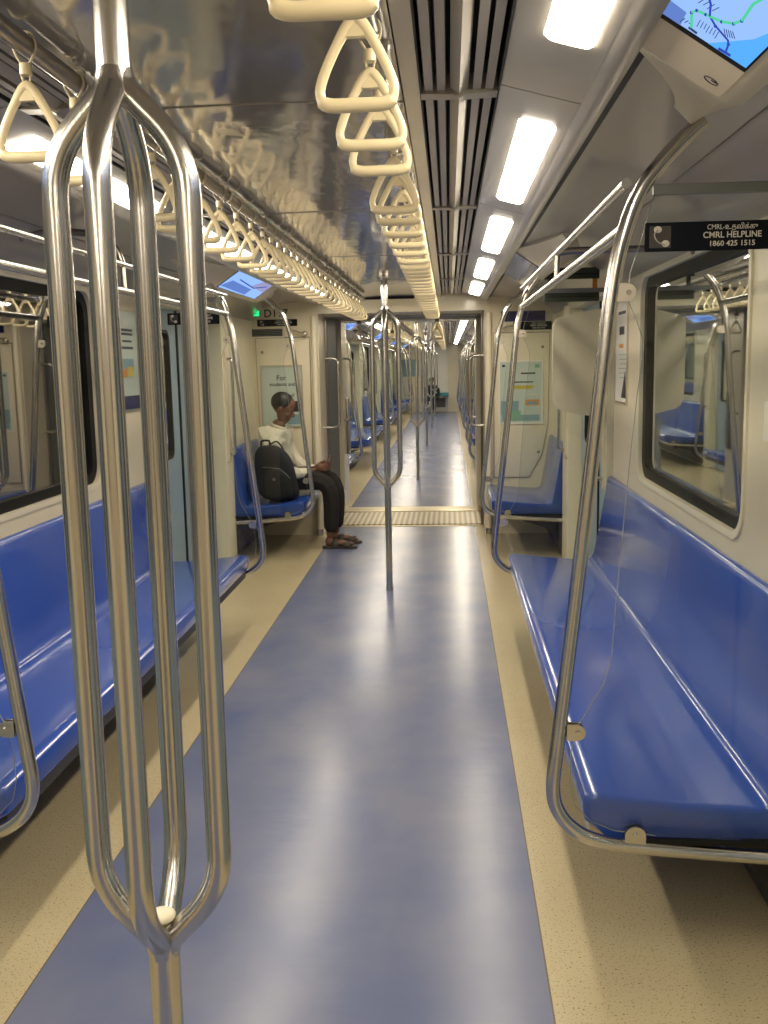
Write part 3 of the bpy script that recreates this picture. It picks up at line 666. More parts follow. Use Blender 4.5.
for s in (1, -1):
    S = SIDE[s]; a, b = BENCH1[0]
    proto['bench', s] = bench(a, b, s, 'long glossy blue bench along the %s wall in this car' % S, 'long blue benches')
    ns = bench(D1[1] + HW, E1 - 0.04, s, ('short blue bench the seated person sits on, left of the gangway' if s < 0 else 'short blue bench under the green and yellow poster, right of the gangway'), 'short blue benches by the gangway')
    proto['hoop', s] = hoop(a, s, ('large steel hoop and glass screen with helpline sign, nearest on the right' if s > 0 else 'steel hoop and glass screen nearest on the left, cut by the picture edge'), 'glass draught screens', sign=True)
    h2 = hoop(b, s, 'steel hoop and glass screen at the far end of the long %s bench' % S, 'glass draught screens', sign=(s < 0))
    hp = hoop(D1[1] + HW, s, ('steel hoop and glass screen beside the seated person' if s < 0 else 'steel hoop and glass screen of the short right bench under the poster'), 'glass draught screens', bar=False)
    proto['hoopn', s] = hp
    proto['rail', s] = rails(a, b, s, 'double steel handrail above the long %s bench in this car' % S)
    for k, (c, d) in enumerate(BENCH2):
        pos = ['nearest', 'middle', 'farthest'][k]
        dup(proto['bench', s], (0, c - a, 0), 'long blue bench in the far car, %s side, %s of the three' % (S, pos))
        dup(proto['rail', s], (0, c - a, 0), 'double handrail above the %s long bench on the %s side of the far car' % (pos, S))
        dup(hp, (0, c - (D1[1] + HW), 0), 'far car glass screen, near end of the %s long bench, %s side' % (pos, S))
        dup(hp, (0, d - (D1[1] + HW), 0), 'far car glass screen, far end of the %s long bench, %s side' % (pos, S))
    dup(ns, (0, E2 + 0.015 - (D1[1] + HW), 0), 'short blue bench just beyond the gangway, %s side of the far car' % S)
    dup(hp, (0, D2[0] - HW - (D1[1] + HW), 0), 'far car glass screen of the first short bench, %s side' % S)
    dup(ns, (0, D2[-1] + HW - (D1[1] + HW), 0), 'short blue bench against the far end wall, %s side' % S)
    dup(hp, (0, D2[-1] + HW - (D1[1] + HW), 0), 'far car glass screen at the last short bench, %s side' % S)

# ------------------------------------------------------------------ bench-end partition, wall notices
def partition(s):
    t = thing('bench_end_panel', 'large beige rounded panel between the %s bench and the doors' % SIDE[s], 'panel', (s * 1.14, 5.50, 1.2), 'beige bench end panels')
    poly = [(u, v) for u, v in [(1.30, 1.775), (1.22, 1.772), (1.10, 1.755), (1.02, 1.735), (0.990, 1.722), (0.975, 1.69), (0.974, 1.5), (0.976, 1.29), (0.990, 1.25), (1.02, 1.228), (1.12, 1.205), (1.22, 1.192), (1.30, 1.188)]]
    g = G().prism(poly, XZ(5.475), 0, 0.035); g.mirror(s); obj('panel_board', g, 'pad', t, bevel=0.006)
    for z in (1.30, 1.66):
        g = G().box(1.25, 1.30, 5.505, 5.53, z - 0.03, z + 0.03); g.mirror(s); obj('wall_bracket', g, 'steel_dk', t)
partition(1)
t = thing('door_sign_board', 'dark green double sign board between the right handrail and the beige panel', 'sign', (1.07, 5.50, 1.81))
for z0, z1 in ((1.935, 1.995), (1.815, 1.875)):
    b_ = obj('sign_bar', G().box(0.93, 1.225, 5.50, 5.53, z0, z1), 'greenish', t, bevel=0.003)
    obj('bar_trim', G().box(0.94, 1.215, 5.497, 5.50, z0 + 0.022, z0 + 0.030), 'dark', b_)
obj('board_back', G().box(1.19, 1.215, 5.505, 5.53, 1.875, 1.935), 'poster_orange', t, label='small reddish block between the bars')
obj('board_back', G().box(0.95, 0.97, 5.505, 5.53, 1.875, 1.935), 'greenish', t)
def wall_poster(s):
    y0, y1, z0, z1 = (5.02, 5.36, 1.285, 1.80)
    lab = 'narrow white notice with small print on the right wall beside the window' if s > 0 else 'pale blue poster with lines of wording on the left wall beyond the window'
    t = thing('wall_notice', lab, 'poster', (s * WX, (y0 + y1) / 2, z0))
    f = lambda u, v, w_: (w_, u, v)
    g = G(); ring_plate(g, [(y0 - .01, z0 - .01), (y1 + .01, z0 - .01), (y1 + .01, z1 + .01), (y0 - .01, z1 + .01)], [(y0, z0), (y1, z0), (y1, z1), (y0, z1)], f, WX - 0.010, WX); g.mirror(s); obj('frame', g, 'alu', t)
    g = G().box(WX - 0.004, WX, y0, y1, z0, z1); g.mirror(s); sh = obj('sheet', g, 'white' if s > 0 else 'poster', t)
    def q(u0, u1, v0, v1, m, n='wording', d=0.001):
        g = G().box(WX - 0.004 - d, WX - 0.004, y0 + (y1 - y0) * u0, y0 + (y1 - y0) * u1, z0 + (z1 - z0) * v0, z0 + (z1 - z0) * v1); g.mirror(s); obj(n, g, m, sh)
    if s > 0:
        q(0.2, 0.8, 0.86, 0.89, 'ink'); q(0.3, 0.7, 0.66, 0.74, 'ink', 'pictogram'); q(0.35, 0.7, 0.53, 0.57, 'poster_orange', 'pictogram')
        for k in range(6): q(0.12, 0.75 - 0.07 * (k % 3), 0.46 - 0.045 * k, 0.467 - 0.045 * k, 'poster_teal')
        g = G().add([(WX - 0.006, y0 + 0.02, z0 + 0.02), (WX - 0.006, y0 + 0.16, z0 + 0.02), (WX - 0.006, y0 + 0.05, z0 + 0.16)], [(0, 1, 2)]); g.mirror(s); obj('pictogram', g, 'ink', sh)
    else:
        for k in range(2): q(0.25, 0.80, 0.80 - 0.04 * k, 0.825 - 0.04 * k, 'ink')
        q(0.3, 0.75, 0.69, 0.71, 'ink'); q(0.25, 0.8, 0.62, 0.645, 'ink')
        q(0.2, 0.8, 0.40, 0.52, 'poster_teal', 'artwork'); q(0.2, 0.45, 0.33, 0.42, 'poster_orange', 'artwork', 0.002); q(0.5, 0.75, 0.34, 0.44, 'poster_yellow', 'artwork', 0.002); q(0.0, 1, 0.0, 0.14, 'navy', 'artwork')
wall_poster(1); wall_poster(-1)
# notice on the near right wall, cut by the frame
t = thing('wall_notice', 'small white framed notice on the right wall at the frame edge, near the window', 'poster', (WX, 2.70, 1.27))
g = G().box(WX - 0.008, WX, 2.56, 2.84, 1.265, 1.375); fr = obj('frame', g, 'white', t, bevel=0.002)
g = G().box(WX - 0.009, WX - 0.008, 2.58, 2.82, 1.28, 1.36); obj('sheet', g, 'cream_white', fr)

# ------------------------------------------------------------------ door console with route map screen
def console(y0, y1, s, label, near, bez, scr, dark=False):
    t = thing('route_map_display', label, 'display', (s * 0.85, (y0 + y1) / 2, 1.94), 'route map displays above the doors')
    A = (0.741, 2.042); B = (0.884, 1.948)     # screen plane: inner and outer edge
    sec = [(0.722, 2.052), (0.728, 2.036), (0.741, 2.034), (0.884, 1.939), (0.902, 1.930), (0.920, 1.932), (0.932, 1.945), (1.06, 2.03), (1.06, 2.06), (0.722, 2.06)]
    b0, b1 = bez; sy0, sy1 = scr
    NN = 9; fk = lambda t: 0.10 + 0.90 * (1 - t) ** 1.35
    ym = [(b0 - (b0 - y0) * (1 - k / NN), fk(1 - k / NN)) for k in range(NN)] + [(b0 - 0.01, 1.0), (b1 + 0.01, 1.0)] + [(b1 + 0.01 + (y1 - b1 - 0.01) * k / NN, fk(k / NN)) for k in range(1, NN + 1)]
    cu, cv = 0.945, 2.035; g = G(); n = len(sec); vs = []
    for y, k in ym: vs += [(cu + (u - cu) * (0.12 + 0.88 * k), y, cv + (v - cv) * (0.25 + 0.75 * k)) for u, v in sec]
    g.add(vs, [(i * n + k, i * n + (k + 1) % n, (i + 1) * n + (k + 1) % n, (i + 1) * n + k) for i in range(len(ym) - 1) for k in range(n)], True); g.add(vs[:n], [tuple(range(n))]); g.add(vs[-n:], [tuple(range(n))])
    g.mirror(s); obj('console_shell', g, 'cream', t)
    d = Vector((B[0] - A[0], 0, B[1] - A[1])); dl = d.length; d.normalize(); nr = Vector((-d.z, 0, d.x)) * -1   # pointing down into the car
    if nr.z > 0: nr = -nr
    O = Vector((A[0], 0, A[1]))
    def f(u, v, w_): p = O + d * u + nr * w_; return (p.x, v, p.z)
    g = G().prism(rrect(0.003, dl - 0.003, b0, b1, 0.008, 3), f, -0.004, 0.0105); g.mirror(s); bz = obj('bezel', g, 'pad', t)
    g = G().prism([(0.004, sy0 - 0.02), (dl - 0.004, sy0 - 0.02), (dl - 0.004, sy1 + 0.02), (0.004, sy1 + 0.02)], f, 0.0105, 0.0115); g.mirror(s); obj('screen_border', g, 'black', bz)
    g = G().prism([(0.008, sy0), (dl - 0.008, sy0), (dl - 0.008, sy1), (0.008, sy1)], f, 0.0115, 0.0122); g.mirror(s); scn = obj('screen', g, 's_off' if dark else 's_blue', bz, label='dim switched off screen' if dark else 'lit blue route map screen')
    if dark: return t
    def patch(poly, m, n, h=0.0126): g = G().prism(poly, f, 0.0122, h); g.mirror(s); obj(n, g, m, scn)
    L_ = sy1 - sy0; W_ = dl - 0.016
    def pt(a, b): return (0.008 + W_ * a, sy1 - b)      # a across from the inner edge, b metres back from the far end
    def stroke(pts, wd, m, n, h=0.0129):
        g = G().tube([f(*pt(a, b), 0.0125) for a, b in pts], wd, 6, flat=1.0); g.v = g.v; g.mirror(s); obj(n, g, m, scn)
    if near:
        patch([pt(0.55, 0.0), pt(1, 0.0), pt(1, 0.2), pt(0.86, 0.10)], 's_sky', 'map_area'); patch([pt(0.0, 0), pt(0.22, 0), pt(0.2, 0.05), pt(0, 0.055)], 's_mid', 'map_area')
        patch([pt(0.93, 0.0), pt(1, 0.0), pt(1, L_), pt(0.93, L_)], 's_sky', 'map_area')
        stroke(catmull([(0.30, 0.022, 0)[:2] + (0,)] if False else [Vector((0.30, 0.022, 0)), Vector((0.25, 0.070, 0)), Vector((0.35, 0.085, 0)), Vector((0.55, 0.105, 0)), Vector((0.66, 0.125, 0)), Vector((0.72, 0.19, 0))], 4) and [(0.32, 0.018), (0.24, 0.062), (0.27, 0.078), (0.36, 0.083), (0.52, 0.092), (0.62, 0.108), (0.66, 0.13), (0.64, 0.19), (0.72, 0.26)], 0.0022, 's_green', 'green_line')
        stroke([(0.74, 0.010), (0.71, 0.040), (0.68, 0.050), (0.50, 0.068), (0.40, 0.085), (0.34, 0.12), (0.20, 0.16)], 0.0018, 's_navy', 'blue_line')
        for k in range(7): stroke([(0.36 + 0.035 * k, 0.030 + 0.003 * (k % 3)), (0.35 + 0.035 * k, 0.056)], 0.0007, 's_ink', 'station_name')
        for k in range(5): stroke([(0.58 + 0.02 * k, 0.075 + 0.002 * k), (0.64 + 0.02 * k, 0.055 + 0.003 * k)], 0.0006, 's_ink', 'station_name')
        for k in range(3): stroke([(0.20 + 0.04 * k, 0.012 + 0.006 * k), (0.22 + 0.04 * k, 0.030)], 0.0008, 's_ink', 'station_name')
        for k in range(6): stroke([(0.14 + 0.05 * k, 0.10 + 0.004 * (k % 2)), (0.17 + 0.05 * k, 0.125)], 0.0006, 's_ink', 'station_name')
        for k in range(8): g = G().ball(f(*pt([0.24, 0.27, 0.36, 0.52, 0.62, 0.66, 0.71, 0.50][k], [0.062, 0.078, 0.083, 0.092, 0.108, 0.13, 0.040, 0.068][k]), 0.0127), 0.0028, 0.0028, 0.0028, 8, 6); g.mirror(s); obj('station_dot', g, 's_navy', scn)
        stroke([(0.66, 0.008), (0.80, 0.010)], 0.0028, 's_navy', 'station_name'); stroke([(0.30, 0.012), (0.40, 0.010)], 0.0022, 's_ink', 'station_name')
        g = G(); cx_, cy_ = dl * 0.80, b1 - 0.045
        g.tube([f(cx_ + 0.013 * math.cos(a), cy_ + 0.010 * math.sin(a), 0.0105) for a in [i * PI / 8 for i in range(15)]], 0.0012, 6)
        g.tube([f(cx_, cy_ - 0.002, 0.0105), f(cx_ + 0.013, cy_ - 0.004, 0.0105)], 0.0016, 6); g.mirror(s); obj('maker_emblem', g, 'ink', bz)
    else:
        patch([pt(0.0, 0.0), pt(0.55, 0.0), pt(0.45, 0.45), pt(0.0, 0.3)], 's_lilac', 'map_area'); patch([pt(0.6, 0.35), pt(0.95, 0.35), pt(0.9, L_), pt(0.5, L_ * 0.9)], 's_mid', 'map_area')
        stroke([(0.2, 0.1), (0.5, 0.35), (0.35, L_ * 0.8)], 0.004, 's_navy', 'blue_line')
    return t
console(0.23, 2.27, 1, 'lit route map screen in a ceiling console, top right above the helpline sign', True, (0.50, 1.81), (0.56, 1.64))
console(0.23, 2.27, -1, 'route map screen above the near left doors', True, (0.50, 1.81), (0.56, 1.64))
c_r = console(4.40, 6.50, 1, 'dim reflecting screen in a ceiling console at the long right bench\'s far end', False, (4.95, 6.12), (5.0, 6.07), True)
c_l = console(4.95, 7.50, -1, 'lit blue route map screen above the left doors, under the row of straps', False, (5.49, 6.80), (5.53, 6.57))
for k, c in enumerate(D2):
    for s, cc in ((1, c_r), (-1, c_l)):
        dup(cc, (0, c - 6.48, 0), 'route map display over the %s doors of the far car, %s of four' % (SIDE[s], ORD[k]))

# ------------------------------------------------------------------ centre poles
def pole(y, label):
    t = thing('grab_pole', label, 'grab pole', (0, y, 0), 'four-branch grab poles in the aisle')
    g = G().tube([(0, y, 0.695), (0, y, 0.0)], 0.0215, 20); obj('lower_stem', g, 'steel', t)
    g = G().tube([(0, y, 1.845), (0, y, 2.066)], 0.0215, 20); obj('upper_stem', g, 'steel', t)
    R = 0.085
    for k in range(4):
        a = k * PI / 2; ux, uy = math.cos(a), math.sin(a)
        prof = [(0.006, 1.862), (0.010, 1.842), (R, 1.765), (R, 0.785), (0.010, 0.706), (0.006, 0.688)]
        pts = rpath([(ux * r, y + uy * r, z) for r, z in prof], [0, 0.012, 0.055, 0.055, 0.012, 0], 8)
        obj('branch_tube', G().tube(pts, 0.0168, 18), 'steel', t)
    g = G().ball((0, y, 0.742), 0.019, 0.019, 0.010); obj('joint_cap', g, 'cream_white', t)
    obj('foot_collar', G().tube([(0, y, 0.0), (0, y, 0.03)], 0.026, 18), 'steel', t)
    obj('ceiling_collar', G().tube([(0, y, 2.045), (0, y, 2.067)], 0.034, 18), 'steel_dk', t)
    return t
p0 = pole(1.254, 'large four-branch steel grab pole nearest the camera, left foreground')
dup(p0, (0, 6.425 - 1.254, 0), 'four-branch steel grab pole in the aisle just before the gangway')
for k, y in enumerate([12.72, 18.0, 23.3, 28.4]):
    dup(p0, (0, y - 1.254, 0), 'four-branch grab pole in the far car, %s beyond the gangway' % ORD[k])

# ------------------------------------------------------------------ strap rails and hand straps
RX, RZ = 0.285, 2.032
STR1 = [0.55, 0.80, 1.05, 1.42, 1.674, 1.89, 2.375, 2.57, 2.82, 3.07, 3.31, 3.55, 3.78, 3.96, 4.13, 4.31, 4.49, 4.66, 4.84, 5.01, 5.25, 5.5, 5.74, 5.98, 6.22, 6.46, 6.7, 6.91, 7.15, 7.4, 7.65, 7.9]
def strap_rail(y0, y1, s, label, clamps):
    t = thing('strap_rail', label, 'ceiling rail', (s * RX, (y0 + y1) / 2, RZ), 'ceiling rails carrying the hand straps')
    g = G().tube([(s * RX, y0, RZ), (s * RX, y1, RZ)], 0.0165, 14); obj('rail_tube', g, 'steel_dk', t)
    for y in clamps:
        g = G().tube([(s * RX, y - 0.012, RZ), (s * RX, y + 0.012, RZ)], 0.0195, 14); g.box(s * RX - 0.01, s * RX + 0.01, y - 0.01, y + 0.01, RZ + 0.01, 2.0665); obj('rail_clamp', g, 'steel', t)
for s in (1, -1):
    strap_rail(0.2, 8.2, s, 'long steel ceiling rail carrying the %s row of hand straps in this car' % SIDE[s], [0.68 + 0.62 * k for k in range(13)])
    strap_rail(11.2, 30.0, s, 'long steel ceiling rail carrying the %s row of straps in the far car' % SIDE[s], [11.5 + 1.55 * k for k in range(12)])
def strap(x, y, zb, label, group, zr=RZ):
    t = thing('hand_strap', label, 'hand strap', (x, y, zb), group)
    z0 = zb + 0.008
    outline = [(0.0, 0.112), (0.014, 0.098), (0.034, 0.062), (0.047, 0.030), (0.048, 0.012), (0.038, 0.001), (0.0, 0.0), (-0.038, 0.001), (-0.048, 0.012), (-0.047, 0.030), (-0.034, 0.062), (-0.014, 0.098)]
    pts = catmull([(x + u * 1.05, y, z0 + v) for u, v in outline], 4, True)
    rr = []
    for p in pts:
        v = p.z - z0; rr.append(0.0098 if v < 0.006 else 0.0072 + 0.0018 * max(0, (v - 0.08) / 0.03))
    g = G().tube(pts, rr, 10, True)
    g.prism([(x - 0.013, z0 + 0.088), (x + 0.013, z0 + 0.088), (x + 0.004, z0 + 0.117), (x - 0.004, z0 + 0.117)], XZ(y), -0.006, 0.006)
    h = obj('triangular_handle', g, 'strap', t, label='cream plastic triangular grip')
    zt = z0 + 0.117
    g = G().tube([(x, y, zt + 0.012), (x, y, zt + 0.030)], 0.0105, 12); obj('cord_block', g, 'strap', t)
    g = G()
    for e in (-1, 1):
        g.tube([(x + e * 0.004, y, zt - 0.004), (x + e * 0.008, y, zt + 0.014)], 0.0022, 6)
        g.tube(catmull([(x + e * 0.005, y, zt + 0.028), (x + e * 0.015, y, zr - 0.016), (x + e * 0.019, y, zr), (x + e * 0.012, y, zr + 0.016), (x, y, zr + 0.0195)], 3), 0.0024, 6)
    obj('cord_loop', g, 'cord', t)
    return t
st0 = None
for s in (1, -1):
    for k, y in enumerate(STR1):
        lab = 'cream triangular hand strap in this car\'s %s row, %s from the camera' % (SIDE[s], ORD[k])
        if st0 is None: st0 = strap(RX, y, 1.846, lab, 'hand straps'); y00 = y; c = st0
        else: c = dup(st0, ((s - 1) * RX, y - y00, 0), lab)
        c.rotation_euler = (random.uniform(-0.05, 0.05) if y > 2 else 0.0, 0, random.uniform(-0.06, 0.06))
        # swing about the rail, keeping the loop on it
        dz = RZ - 1.846; rx = c.rotation_euler.x; c.location.y += math.sin(rx) * dz; c.location.z += dz * (1 - math.cos(rx))
    ys = [11.4 + 0.30 * k for k in range(40)]
    for k, y in enumerate(ys):
        yy = y + 0.5 * (k // 6)
        if yy > 29.9: break
        dup(st0, ((s - 1) * RX, yy - y00, 0), 'cream hand strap in the far car\'s %s row, %s beyond the gangway' % (SIDE[s], ORD[k]))
for x, y, z, lab in ((-0.452, 9.62, 1.715, 'cream hand strap hanging lower in the gangway, left of the pole'), (0.30, 9.62, 1.72, 'cream hand strap hanging lower in the gangway, under the right row'), (-0.20, 10.9, 1.66, 'lower hanging cream strap just beyond the gangway, behind the pole')):
    zr = z + RZ - 1.846
    dup(st0, (x - RX, y - y00, z - 1.846), lab)
    g = G().tube([(x, y, z + 0.19), (x, y, 1.96 if y < 10.3 else 2.066)], 0.006, 8); g.tube([(x - 0.02, y, z + 0.186), (x + 0.02, y, z + 0.186)], 0.016, 8)
    tag(obj('strap_hanger', g, 'steel_dk', base=(x, y, z + 0.18)), 'short dark hanger rod holding the ' + lab.replace('cream ', '').replace('hand strap hanging lower', 'low strap').replace('lower hanging strap', 'low strap'), 'hanger')

# ------------------------------------------------------------------ far end wall of the next car
t = bpy.data.objects.new('door_20', None); COL.objects.link(t); t.location = (-0.05, YF, 0); t['kind'] = 'structure'
obj('door_panel', G().box(-0.42, 0.38, YF - 0.03, YF, 0.03, 1.98), 'white', t, bevel=0.006)
obj('door_grille', G().box(0.02, 0.30, YF - 0.04, YF - 0.03, 0.15, 0.45), 'bellows', t)
obj('door_handle', G().tube([(-0.34, YF - 0.05, 0.95), (-0.34, YF - 0.05, 1.15)], 0.012, 8), 'steel', t)
flat_sign('wall_screen', -1.20, -0.35 - 0.15, 1.10, 1.62, 'poster_teal', 'dark teal poster on the far end wall, left of the white door', 'poster', y=YF)
flat_sign('poster_sheet', 0.72, 1.05, 1.15, 1.60, 'poster_teal', 'small teal poster on the far end wall, right of the white door', 'poster', y=YF)
tb = thing('folding_chair', 'teal covered fold-down seat in front of the far white door', 'seat', (0.16, YF - 0.25, 0.5))
obj('seat_pad', G().box(-0.05, 0.40, YF - 0.42, YF - 0.04, 0.50, 0.60), 'tealseat', tb, bevel=0.02); obj('seat_arm', G().box(0.10, 0.24, YF - 0.3, YF - 0.04, 0.44, 0.50), 'steel_dk', tb)

# ------------------------------------------------------------------ people
def skin_mesh(chains, name='tmp', sub=1):
    """chains: list of [(x,y,z,r), ...]; first vertex of later chains may be the index tuple (chain, k) to branch from"""
    vs, es, rs, idx = [], [], [], {}
    for ci, ch in enumerate(chains):
        prev = None
        for k, p in enumerate(ch):
            if len(p) == 2: prev = idx[p]; continue
            vs.append(p[:3]); rs.append(p[3]); idx[(ci, k)] = len(vs) - 1
            if prev is not None: es.append((prev, len(vs) - 1))
            prev = len(vs) - 1
    me = bpy.data.meshes.new(name); me.from_pydata(vs, es, []); o = bpy.data.objects.new(name, me); COL.objects.link(o)
    md = o.modifiers.new('s', 'SKIN'); md.use_smooth_shade = True
    for v, r in zip(me.skin_vertices[0].data, rs): v.radius = (r, r)
    me.skin_vertices[0].data[0].use_root = True
    if sub: sd = o.modifiers.new('d', 'SUBSURF'); sd.levels = sub; sd.render_levels = sub
    bpy.context.view_layer.update(); dg = bpy.context.evaluated_depsgraph_get(); m2 = bpy.data.meshes.new_from_object(o.evaluated_get(dg))
    g = G().add([tuple(v.co) for v in m2.vertices], [tuple(p.vertices) for p in m2.polygons], True)
    bpy.data.objects.remove(o); bpy.data.meshes.remove(m2); return g
def fuse(g, vox=0.006):
    me = bpy.data.meshes.new('f'); me.from_pydata(g.v, [], g.f); me.validate()
    bm = bmesh.new(); bm.from_mesh(me); bmesh.ops.remove_doubles(bm, verts=bm.verts, dist=1e-5); bmesh.ops.holes_fill(bm, edges=[e for e in bm.edges if len(e.link_faces) == 1], sides=0); bmesh.ops.recalc_face_normals(bm, faces=bm.faces); bm.to_mesh(me); bm.free()
    o = bpy.data.objects.new('f', me); COL.objects.link(o)
    md = o.modifiers.new('r', 'REMESH'); md.mode = 'VOXEL'; md.voxel_size = vox; md.use_smooth_shade = True
    sm = o.modifiers.new('s', 'SMOOTH'); sm.iterations = 3; sm.factor = 0.5
    bpy.context.view_layer.update(); dg = bpy.context.evaluated_depsgraph_get(); m2 = bpy.data.meshes.new_from_object(o.evaluated_get(dg))
    r = G().add([tuple(v.co) for v in m2.vertices], [tuple(p.vertices) for p in m2.polygons], True)
    bpy.data.objects.remove(o); bpy.data.meshes.remove(m2); return r
def xf(g, o, yaw=0, sc_=1):
    c, s_ = math.cos(yaw), math.sin(yaw); g.v = [(o[0] + sc_ * (x * c - y * s_), o[1] + sc_ * (x * s_ + y * c), o[2] + sc_ * z) for x, y, z in g.v]; return g
def person(o, yaw, label, shirt, trousers, vox=0.006, full=True, scale=1.0):
    """seated figure; local frame: +X forward, +Y to the figure's left, origin on the floor under the hips"""
    T = lambda g: xf(g, o, yaw, scale)
    t = thing('person', label, 'person', o)
    hip = 0.55
    # torso leaning back slightly, then head bowed forward
    torso = [(0.0, 0, hip, 0.140), (-0.005, 0, hip + 0.12, 0.135), (-0.005, 0, hip + 0.26, 0.150), (0.005, 0, hip + 0.36, 0.140), (0.015, 0, hip + 0.42, 0.085), (0.030, 0, hip + 0.470, 0.060), (0.045, 0, hip + 0.51, 0.057)]
    ch = [torso]
    hands = []
    for e in (1, -1):
        ch.append([(0, 3), (-0.005, e * 0.150, hip + 0.365, 0.064), (0.01, e * 0.205, hip + 0.30, 0.054), (0.10, e * 0.235, hip + 0.16, 0.043), (0.20, e * 0.20, hip + 0.075, 0.038), (0.315, e * 0.115, hip + 0.09, 0.027), (0.35, e * 0.085, hip + 0.105, 0.024)])
        ch.append([(0, 0), (0.10, e * 0.095, hip + 0.01, 0.092), (0.25, e * 0.11, hip + 0.03, 0.080), (0.455, e * 0.125, hip - 0.005, 0.062), (0.47, e * 0.125, hip - 0.09, 0.056), (0.475, e * 0.12, 0.30, 0.055), (0.46, e * 0.12, 0.13, 0.036), (0.47, e * 0.12, 0.075, 0.034)])
    g = skin_mesh(ch)
    # feet
    for e in (1, -1): g.ball((0.455, e * 0.12, 0.055), 0.038, 0.030, 0.042); g.ball((0.54, e * 0.125, 0.045), 0.085, 0.036, 0.026); g.ball((0.60, e * 0.125, 0.038), 0.055, 0.044, 0.018)
    for e in (1, -1):
        for k in range(5): g.ball((0.645 - 0.008 * k, e * (0.095 + 0.016 * k), 0.034), 0.018, 0.008 if k else 0.012, 0.010, 8, 6)
    # head with face, turned to look down at the hands
    hc = Vector((0.072, 0, hip + 0.610)); tl = math.radians(24)
    def H(x, y, z): return (hc.x + x * math.cos(tl) + z * math.sin(tl), y, hc.z - x * math.sin(tl) + z * math.cos(tl))
    def hb(x, y, z, a, b, c):
        q = G().ball((0, 0, 0), a, b, c, 20, 14); q.v = [H(x + u, y + v, z + w_) for u, v, w_ in q.v]; g.add(q.v, q.f, True)
    hb(-0.005, 0, 0.025, 0.098, 0.076, 0.092); hb(0.028, 0, -0.035, 0.066, 0.058, 0.080); hb(0.060, 0, -0.095, 0.026, 0.030, 0.022)
    hb(0.098, 0, -0.025, 0.018, 0.013, 0.024); hb(0.103, 0, -0.037, 0.014, 0.018, 0.010)
    hb(0.082, 0, -0.066, 0.012, 0.024, 0.006); hb(0.080, 0, -0.077, 0.012, 0.020, 0.006); hb(0.080, 0, 0.015, 0.014, 0.052, 0.010)
    for e in (1, -1): hb(-0.005, e * 0.077, -0.012, 0.018, 0.008, 0.030); hb(0.078, e * 0.030, -0.006, 0.012, 0.014, 0.009); hb(0.058, e * 0.042, -0.040, 0.020, 0.018, 0.022)
    # hands: palm, four curled fingers and a thumb around the phone
    if full:
        for e in (1, -1):
            px, py, pz = 0.375, e * 0.070, hip + 0.115
            q = G().ball((px, py, pz), 0.040, 0.017, 0.036, 14, 10); g.add(q.v, q.f, True)
            for k in range(4):
                z = pz + 0.026 - 0.017 * k; l = (0.92, 1.0, 0.95, 0.78)[k]
                p = [(px + 0.025, py, z), (px + 0.025 + 0.030 * l, py - e * 0.002, z + 0.002), (px + 0.038 + 0.034 * l, py - e * 0.018, z + 0.002), (px + 0.030 + 0.030 * l, py - e * 0.036, z)]
                g.tube(p, [0.0095, 0.0088, 0.008, 0.0065], 8); g.ball(p[-1], 0.0066)
            p = [(px - 0.012, py - e * 0.004, pz + 0.024), (px + 0.010, py - e * 0.022, pz + 0.042), (px + 0.034, py - e * 0.034, pz + 0.046)]
            g.tube(p, [0.0115, 0.0098, 0.008], 8); g.ball(p[-1], 0.008)
    g = fuse(g, vox); T(g); body = obj('body', g, 'skin', t, fixn=False)
    # hair cap: upper and back part of the skull, sides above the ears
    q = G().ball((0, 0, 0), 0.100, 0.084, 0.088, 24, 16)
    hg = G().add([H(u - 0.020, v, w_ + 0.036) for u, v, w_ in q.v], q.f, True)
    hair = obj('hair', T(hg), 'hair', t)
    for e in (1, -1):
        eg = G(); 
        q = G().ball((0, 0, 0), 0.004, 0.011, 0.005, 10, 6); eg.add([H(0.088 + u, e * 0.030 + v, -0.006 + w_) for u, v, w_ in q.v], q.f, True); T(eg); obj('eye', eg, 'hair', body)
    # shirt
    sh = [[(x, y, z, r + 0.024) for x, y, z, r in torso[:4]] + [(0.010, 0, hip + 0.412, 0.128), (0.020, 0, hip + 0.445, 0.086)]]
    for e in (1, -1):
        sh.append([(0, 3), (-0.005, e * 0.150, hip + 0.378, 0.104), (0.01, e * 0.215, hip + 0.31, 0.086), (0.09, e * 0.245, hip + 0.16, 0.066), (0.20, e * 0.205, hip + 0.075, 0.056), (0.305, e * 0.122, hip + 0.088, 0.040)])
    g = fuse(skin_mesh(sh), vox); T(g); obj('shirt', g, shirt, t, fixn=False)
    tr = [[(-0.01, 0, hip + 0.08, 0.140), (0.0, 0, hip, 0.148), (0.03, 0, hip - 0.02, 0.135)]]
    for e in (1, -1):
        tr.append([(0, 1), (0.10, e * 0.095, hip + 0.01, 0.105), (0.25, e * 0.115, hip + 0.03, 0.096), (0.44, e * 0.130, hip - 0.002, 0.083), (0.482, e * 0.130, hip - 0.08, 0.080), (0.480, e * 0.125, 0.32, 0.074), (0.470, e * 0.122, 0.12, 0.066)])
    g = fuse(skin_mesh(tr), vox); T(g); obj('trousers', g, trousers, t, fixn=False)
